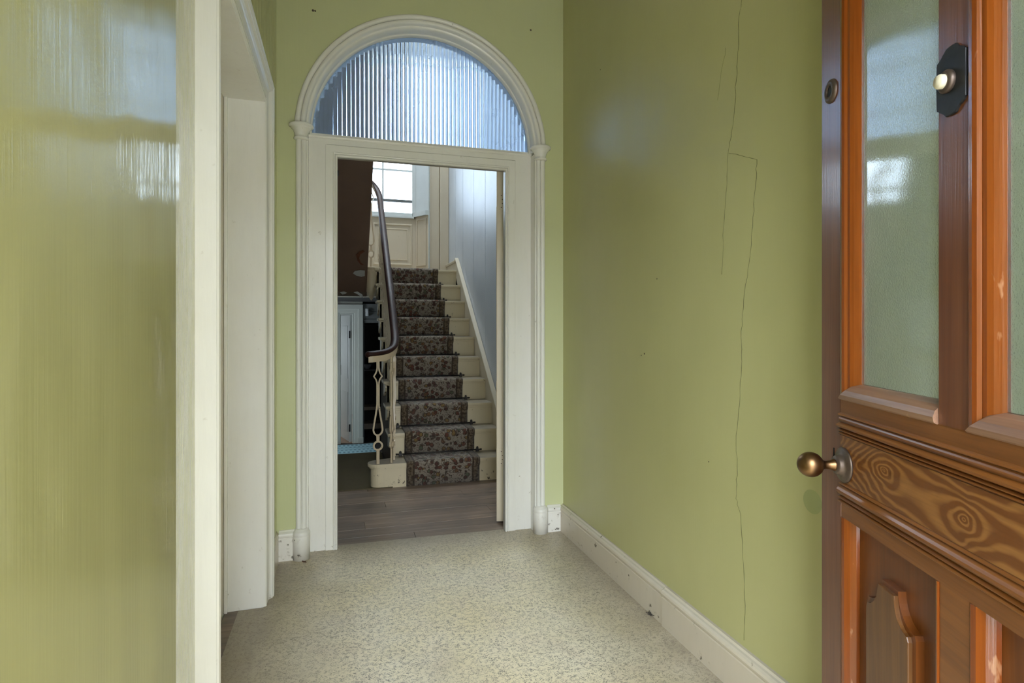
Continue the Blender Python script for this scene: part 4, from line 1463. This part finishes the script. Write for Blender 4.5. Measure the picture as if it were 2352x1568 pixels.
# ------------------------------------------------------------------ balustrade
bal = thing('balustrade', 'cream cast iron balusters under a dark mahogany handrail curling over the bottom step', 'banister')
rail_pts = [(0.212, 4.352, 0.978), (0.235, 4.350, 0.979), (0.277, 4.362, 0.983), (0.325, 4.385, 0.990), (0.365, 4.415, 1.004), (0.395, 4.455, 1.028), (0.412, 4.51, 1.062), (0.420, 4.58, 1.110), (0.422, 4.70, 1.205), (0.422, 4.93, 1.41)]
for k_ in range(1, 9):
    yy = 4.93 + k_ * 0.17
    rail_pts.append((0.422, yy, 1.41 + 0.81 * (yy - 4.93)))
rail_pts += [(0.420, 6.37, 2.590), (0.408, 6.43, 2.655), (0.385, 6.475, 2.715), (0.350, 6.50, 2.765), (0.310, 6.495, 2.800), (0.285, 6.47, 2.84), (0.270, 6.42, 2.89), (0.265, 6.30, 2.99), (0.265, 5.9, 3.31), (0.265, 5.3, 3.79)]


def resample(P, m_=4):
    P = [Vector(p) for p in P]
    out = []
    for i in range(len(P) - 1):
        p0, p1, p2, p3 = P[max(i - 1, 0)], P[i], P[i + 1], P[min(i + 2, len(P) - 1)]
        for j in range(m_):
            t = j / m_
            out.append(0.5 * ((2 * p1) + (-p0 + p2) * t + (2 * p0 - 5 * p1 + 4 * p2 - p3) * t * t + (-p0 + 3 * p1 - 3 * p2 + p3) * t ** 3))
    out.append(P[-1])
    return out


RP = resample(rail_pts)


def rail_mesh(mb, prof):
    rings = []
    for i, p in enumerate(RP):
        t = (RP[min(i + 1, len(RP) - 1)] - RP[max(i - 1, 0)])
        hz = Vector((t.x, t.y, 0)).normalized()
        side = Vector((hz.y, -hz.x, 0))
        rings.append([p + side * a + Vector((0, 0, b)) for a, b in prof])
    mb.loft(rings, smooth=False)
    return mb


rp = [(0.032 * math.cos(a), 0.012 + (0.024 if math.sin(a) > 0 else 0.014) * math.sin(a)) for a in [2 * PI * i / 20 for i in range(20)]]
hr = rail_mesh(MB(), rp).build('handrail', M['mahogany'], bal)
for p in hr.data.polygons:
    p.use_smooth = True
# rounded end cap
hc = MB()
hc.lathe([(0.0001, -0.016), (0.016, -0.012), (0.026, -0.002), (0.028, 0.010), (0.024, 0.024), (0.012, 0.033), (0.0001, 0.034)], (0.212, 4.352, 0.980), 'z', 24)
hc.build('handrail_end', M['mahogany'], bal)
core = [(-0.021, -0.002), (0.021, -0.002), (0.021, -0.046), (-0.021, -0.046)]
rail_mesh(MB(), core).build('rail_core', M['iron'], bal)


def baluster(mb, base, topz, dirn):
    """flat cast baluster with ring, drop loop and diamond; dirn = horizontal unit vector of its plane"""
    D = Vector((dirn[0], dirn[1], 0)).normalized()
    Nn = Vector((D.y, -D.x, 0))
    B = Vector(base)
    Z = Vector((0, 0, 1))
    H = topz - base[2]
    s = H / 0.765

    def bar(pts2, w_, t_=0.013):
        pts2 = [Vector((a, b)) for a, b in pts2]
        rings = []
        for i, p in enumerate(pts2):
            tt = (pts2[min(i + 1, len(pts2) - 1)] - pts2[max(i - 1, 0)])
            tt.normalize()
            nn = Vector((tt.y, -tt.x))
            ww_ = w_[i] if isinstance(w_, (list, tuple)) else w_
            c0 = p + nn * ww_ / 2
            c1 = p - nn * ww_ / 2
            rings.append([B + D * c0.x + Z * c0.y * s + Nn * t_ / 2, B + D * c1.x + Z * c1.y * s + Nn * t_ / 2, B + D * c1.x + Z * c1.y * s - Nn * t_ / 2, B + D * c0.x + Z * c0.y * s - Nn * t_ / 2])
        mb.loft(rings)
    bar([(0, 0.0), (0, 0.105)], 0.022)
    ring = [(0.031 * math.sin(2 * PI * i / 20), 0.136 - 0.031 * math.cos(2 * PI * i / 20)) for i in range(21)]
    bar(ring, 0.012, 0.016)
    bar([(0, 0.165), (0, 0.212)], 0.022)
    for sg in (-1, 1):
        bar([(0.0, 0.214), (sg * 0.014, 0.217), (sg * 0.027, 0.230), (sg * 0.0335, 0.250), (sg * 0.032, 0.272), (sg * 0.024, 0.320), (sg * 0.0155, 0.370), (sg * 0.009, 0.415), (sg * 0.0062, 0.445), (sg * 0.0060, 0.590)], 0.0115)
        bar([(sg * 0.006, 0.588), (sg * 0.0075, 0.605), (sg * 0.014, 0.628), (sg * 0.030, 0.652), (sg * 0.016, 0.674), (sg * 0.008, 0.697), (sg * 0.006, 0.715), (sg * 0.006, 0.765)], 0.010)
    return mb


spots = [((0.277, 4.365, Z1), 0.940, (1, 0.12)), ((0.379, 4.385, Z1), 0.970, (0.35, 1)), ((0.405, 4.475, Z1), 1.00, (0.1, 1))]
for i in range(1, 10):
    for fy in ((0.05, 0.16) if i < 9 else (0.05,)):
        yy = Y1 + GO * i + fy
        zb_ = Z1 + RI * i
        zt_ = 1.41 + 0.81 * (yy - 4.93) - 0.036
        spots.append(((0.422, yy, zb_), zt_, (0, 1)))
spots.append(((0.338, 6.485, ZLAND), 2.735, (1, -0.1)))
for b_, zt_, dd in spots:
    baluster(MB(), b_, zt_, dd).build('baluster', M['iron'], bal)

# ------------------------------------------------------------------ lower back part
wb = struct(empty('wall_back'))
YBK = 8.92


def bk(px, py):
    return on_far(px, py, YBK)


D0, D1 = 0.030, 0.195           # white door opening
O0, O1 = 0.345, 0.90            # dark opening
ZD = 1.365
box('wall_panel', -1.6, D0 - 0.04, YBK, YBK + 0.12, ZLOW, 1.60, M['pale_frame'], wb)
box('wall_panel', D1 + 0.04, O0, YBK + 0.02, YBK + 0.12, ZLOW, 1.60, M['pale_frame'], wb)
box('wall_panel', D0 - 0.04, D1 + 0.04, YBK + 0.02, YBK + 0.12, ZD + 0.02, 1.60, M['pale_frame'], wb)
box('wall_panel', O1, 1.6, YBK, YBK + 0.12, ZLOW, 1.60, M['dark'], wb)
box('ceiling_slab', -1.55, 1.55, 7.26, 12.0, 1.56, 1.62, M['dark'], ce3)
for (x0, x1, y0, y1) in ((-1.7, -1.56, 5.64, 12.0), (1.56, 1.7, 5.64, 12.0), (-1.7, 1.7, 11.9, 12.0)):
    if x0 == -1.7 and y0 == 5.64:
        # left outer wall with two windows
        for (a, b, za, zb) in ((5.64, 7.70, ZLOW, 1.62), (8.40, 10.0, ZLOW, 1.62), (10.6, 12.0, ZLOW, 1.62), (7.70, 8.40, ZLOW, 0.45), (7.70, 8.40, 1.15, 1.62), (10.0, 10.6, ZLOW, 0.55), (10.0, 10.6, 1.15, 1.62)):
            box('wall_panel', x0, x1, a, b, za, zb, M['pale_frame'], wb)
    else:
        box('wall_panel', x0, x1, y0, y1, ZLOW, 1.62, M['dark'] if x0 == 1.56 else M['white_door'], wb)
box('wall_panel', -1.7, SXL, 5.55, 5.64, ZLOW, 1.62, M['dark'], wb)
box('ceiling_slab', -1.7, SXL - 0.004, 5.55, 7.25, 1.56, 1.62, M['dark'], ce3)
box('wall_divider', 0.30, 0.345, YBK + 0.12, 11.9, ZLOW, 1.60, M['white_door'], wb)
box('floor_finish', -1.56, 0.30, YBK + 0.02, 11.9, ZLOW, ZLOW + 0.004, M['pink_floor'], fl)

d3 = struct(empty('door_3'))
fp = [(0.0, 0.02), (0.0, -0.012), (0.008, -0.016), (0.020, -0.014), (0.030, -0.018), (0.078, -0.020), (0.084, -0.028), (0.150, -0.028), (0.150, 0.02)]
s3 = [((D0, YBK, ZLOW), (-1, 0, 0), (0, 1, 0)), ((D0, YBK, ZD), (-1, 0, 1), (0, 1, 0)), ((D1, YBK, ZD), (1, 0, 1), (0, 1, 0)), ((D1, YBK, ZLOW), (1, 0, 0), (0, 1, 0))]
for i in range(3):
    MB().mould(fp, [s3[i], s3[i + 1]]).build('casing', M['pale_frame'], d3)
box('plinth_block', D1 + 0.078, D1 + 0.158, YBK - 0.04, YBK, ZLOW, ZLOW + 0.085, M['pale_frame'], d3, 0.003)
bd = thing('pantry_door', 'white narrow door standing ajar at the far end beyond the blue rug', 'door', (D1 - 0.004, YBK + 0.06, ZLOW), math.radians(104))
MB().box(0.0, 0.56, 0.0, 0.038, 0.01, ZD - ZLOW - 0.006, 0.002).build('leaf', M['white_door'], bd)
for (za, zb) in ((0.15, 0.75), (0.95, 1.75)):
    MB().box(0.09, 0.47, 0.036, 0.044, za, zb, 0.003).build('panel', M['white_door'], bd)
for zc in (0.22, 1.62):
    MB().box(-0.012, 0.004, 0.026, 0.048, zc - 0.055, zc + 0.055, 0.001).build('hinge', M['iron_black'], bd)
hd = MB()
hd.box(0.49, 0.52, 0.036, 0.044, 0.98, 1.14, 0.002)
hd.build('handle_plate', M['pewter'], bd)
MB().tube([(0.505, 0.042, 1.09), (0.505, 0.085, 1.09), (0.44, 0.088, 1.09)], 0.009, 10).build('handle', M['pewter'], bd)

# dark store on the right with header boarding and shelves
hdw = struct(empty('trim_2'))
zz = 1.245
for i, (za, zb) in enumerate(((1.245, 1.30), (1.304, 1.415), (1.419, 1.53))):
    box('board', O0 - 0.01, O1 + 0.1, YBK - 0.005 - 0.004 * (i == 0), YBK + 0.03, za, zb, M['grey'], hdw, 0.003)
box('jamb', O0 - 0.0, O0 + 0.02, YBK - 0.01, YBK + 0.12, ZLOW, zz, M['grey'], hdw)
lamp = tag(None or MB().box(-0.022, 0.022, -0.03, 0.0, -0.055, 0.055, 0.004).build('cable_cover', M['white']), 'small white ribbed plastic cover fixed high on the grey boarding', 'cover')
px_, pz_ = bk(843, 717)
lamp.location = (px_, YBK - 0.006, pz_)
for q in (-0.012, 0.0, 0.012):
    MB().box(q - 0.002, q + 0.002, -0.034, -0.029, -0.052, 0.052, 0.001).build('rib', M['white'], lamp)
shv = thing('shelf_unit', 'dim wooden shelves inside the dark store beside the white door frame', 'shelf')
YS = 9.55


def zs(py):
    return on_far(845, py, YS)[1]


for py, t_, mt in ((850, 0.025, 'shelf_dark'), (938, 0.050, 'shelf'), (979, 0.085, 'shelf')):
    zc = zs(py)
    box('shelf_board', 0.36, 0.95, YS, YS + 0.35, zc - t_ / 2, zc + t_ / 2, M[mt], shv, 0.002)
box('side_post', 0.93, 0.96, YS - 0.004, YS + 0.36, ZLOW, 1.2, M['shelf_dark'], shv)
box('back_panel', 0.35, 0.95, YS + 0.352, YS + 0.365, ZLOW, 1.2, M['dark'], shv)
zt_ = zs(850) + 0.0125
bowl = tag(MB().lathe([(0.001, 0.0), (0.035, 0.0), (0.04, 0.006), (0.075, 0.045), (0.09, 0.085), (0.086, 0.086), (0.07, 0.045), (0.03, 0.012), (0.001, 0.010)], (0, 0, 0), 'z', 28).build('bowl', M['ceramic']), 'grey glazed bowl on the dim top shelf of the dark store', 'bowl')
bowl.location = (0.44, YS + 0.09, zt_)
bowl.scale = (0.82, 0.82, 0.9)
pot = thing('cooking_pot', 'dark round pot standing behind the bowl in the dark store', 'pot', (0.525, YS + 0.25, zt_))
pot.scale = (0.68, 0.68, 0.8)
MB().lathe([(0.001, 0.0), (0.10, 0.0), (0.125, 0.03), (0.13, 0.20), (0.126, 0.21), (0.001, 0.20)], (0, 0, 0), 'z', 28).build('body', M['iron_black'], pot)
MB().lathe([(0.132, 0.205), (0.12, 0.235), (0.06, 0.262), (0.02, 0.268), (0.02, 0.285), (0.001, 0.29)], (0, 0, 0), 'z', 28).build('lid', M['iron_black'], pot)

# blue rug on the lower floor
rg = MB().box(-0.45, 0.50, 7.55, 8.80, ZLOW + 0.0005, ZLOW + 0.008, 0.002).build('rug', M['rug'])
tag(rg, 'pale blue patterned rug on the lower floor before the white door', 'rug')

# ------------------------------------------------------------------ small things on the floor
def on_floor(px, py):
    r = cam_ray(px, py)
    t = -CAM_H / r.z
    return (r.x * t, r.y * t)


dc = MB()
rng = random.Random(21)
for i in range(26):
    a = rng.uniform(0, 2 * PI)
    p = [Vector((rng.gauss(0, 0.006), rng.gauss(0, 0.008), rng.uniform(0.001, 0.010)))]
    for j in range(4):
        p.append(p[-1] + Vector((rng.gauss(0, 0.004), rng.gauss(0, 0.004), rng.gauss(0, 0.0015))))
    for q in p:
        q.z = max(q.z, 0.0012)
    dc.tube(p, 0.0009, 4)
do = dc.build('dust_clump', M['dust'])
tag(do, 'dark fluffy clump of dust on the linoleum near the skirting joint', 'dust', kind='stuff')
fx, fy = on_floor(1494, 1411)
do.location = (fx, fy, 0.0)
lf_ = MB()
ring0 = [(0.0, -0.014, 0.001), (0.007, -0.004, 0.004), (0.006, 0.008, 0.003), (0.0, 0.016, 0.006), (-0.006, 0.007, 0.002), (-0.007, -0.005, 0.003)]
lf_.loft([ring0, [(a, b, c + 0.0008) for a, b, c in ring0]])
lo = tag(lf_.build('dry_leaf', M['leaf']), 'tiny curled brown leaf on the linoleum beside the left arch plinth', 'leaf')
fx, fy = on_floor(699, 1291)
lo.location = (fx, fy, 0.0)
lo.rotation_euler = (0, 0, 0.9)
for i, (px, py, lab) in enumerate(((650, 1293, 'pale plaster crumb nearest the left wall skirting corner'), (666, 1289, 'pale plaster crumb between skirting and left arch plinth'), (1300, 1222, 'pale plaster crumb in the right corner by the skirting'), (1042, 1230, 'pale plaster crumb on the dark threshold boards'))):
    cr = MB()
    bmesh.ops.create_icosphere(cr.bm, subdivisions=1, radius=0.0042)
    for v_ in cr.bm.verts:
        v_.co *= rng.uniform(0.6, 1.15)
        v_.co.z = v_.co.z * 0.6 + 0.0022
    co = tag(cr.build('plaster_crumb', M['crumb']), lab, 'crumb', 'plaster crumbs on the floor')
    fx, fy = on_floor(px, py)
    co.location = (fx, fy, 0.0006)
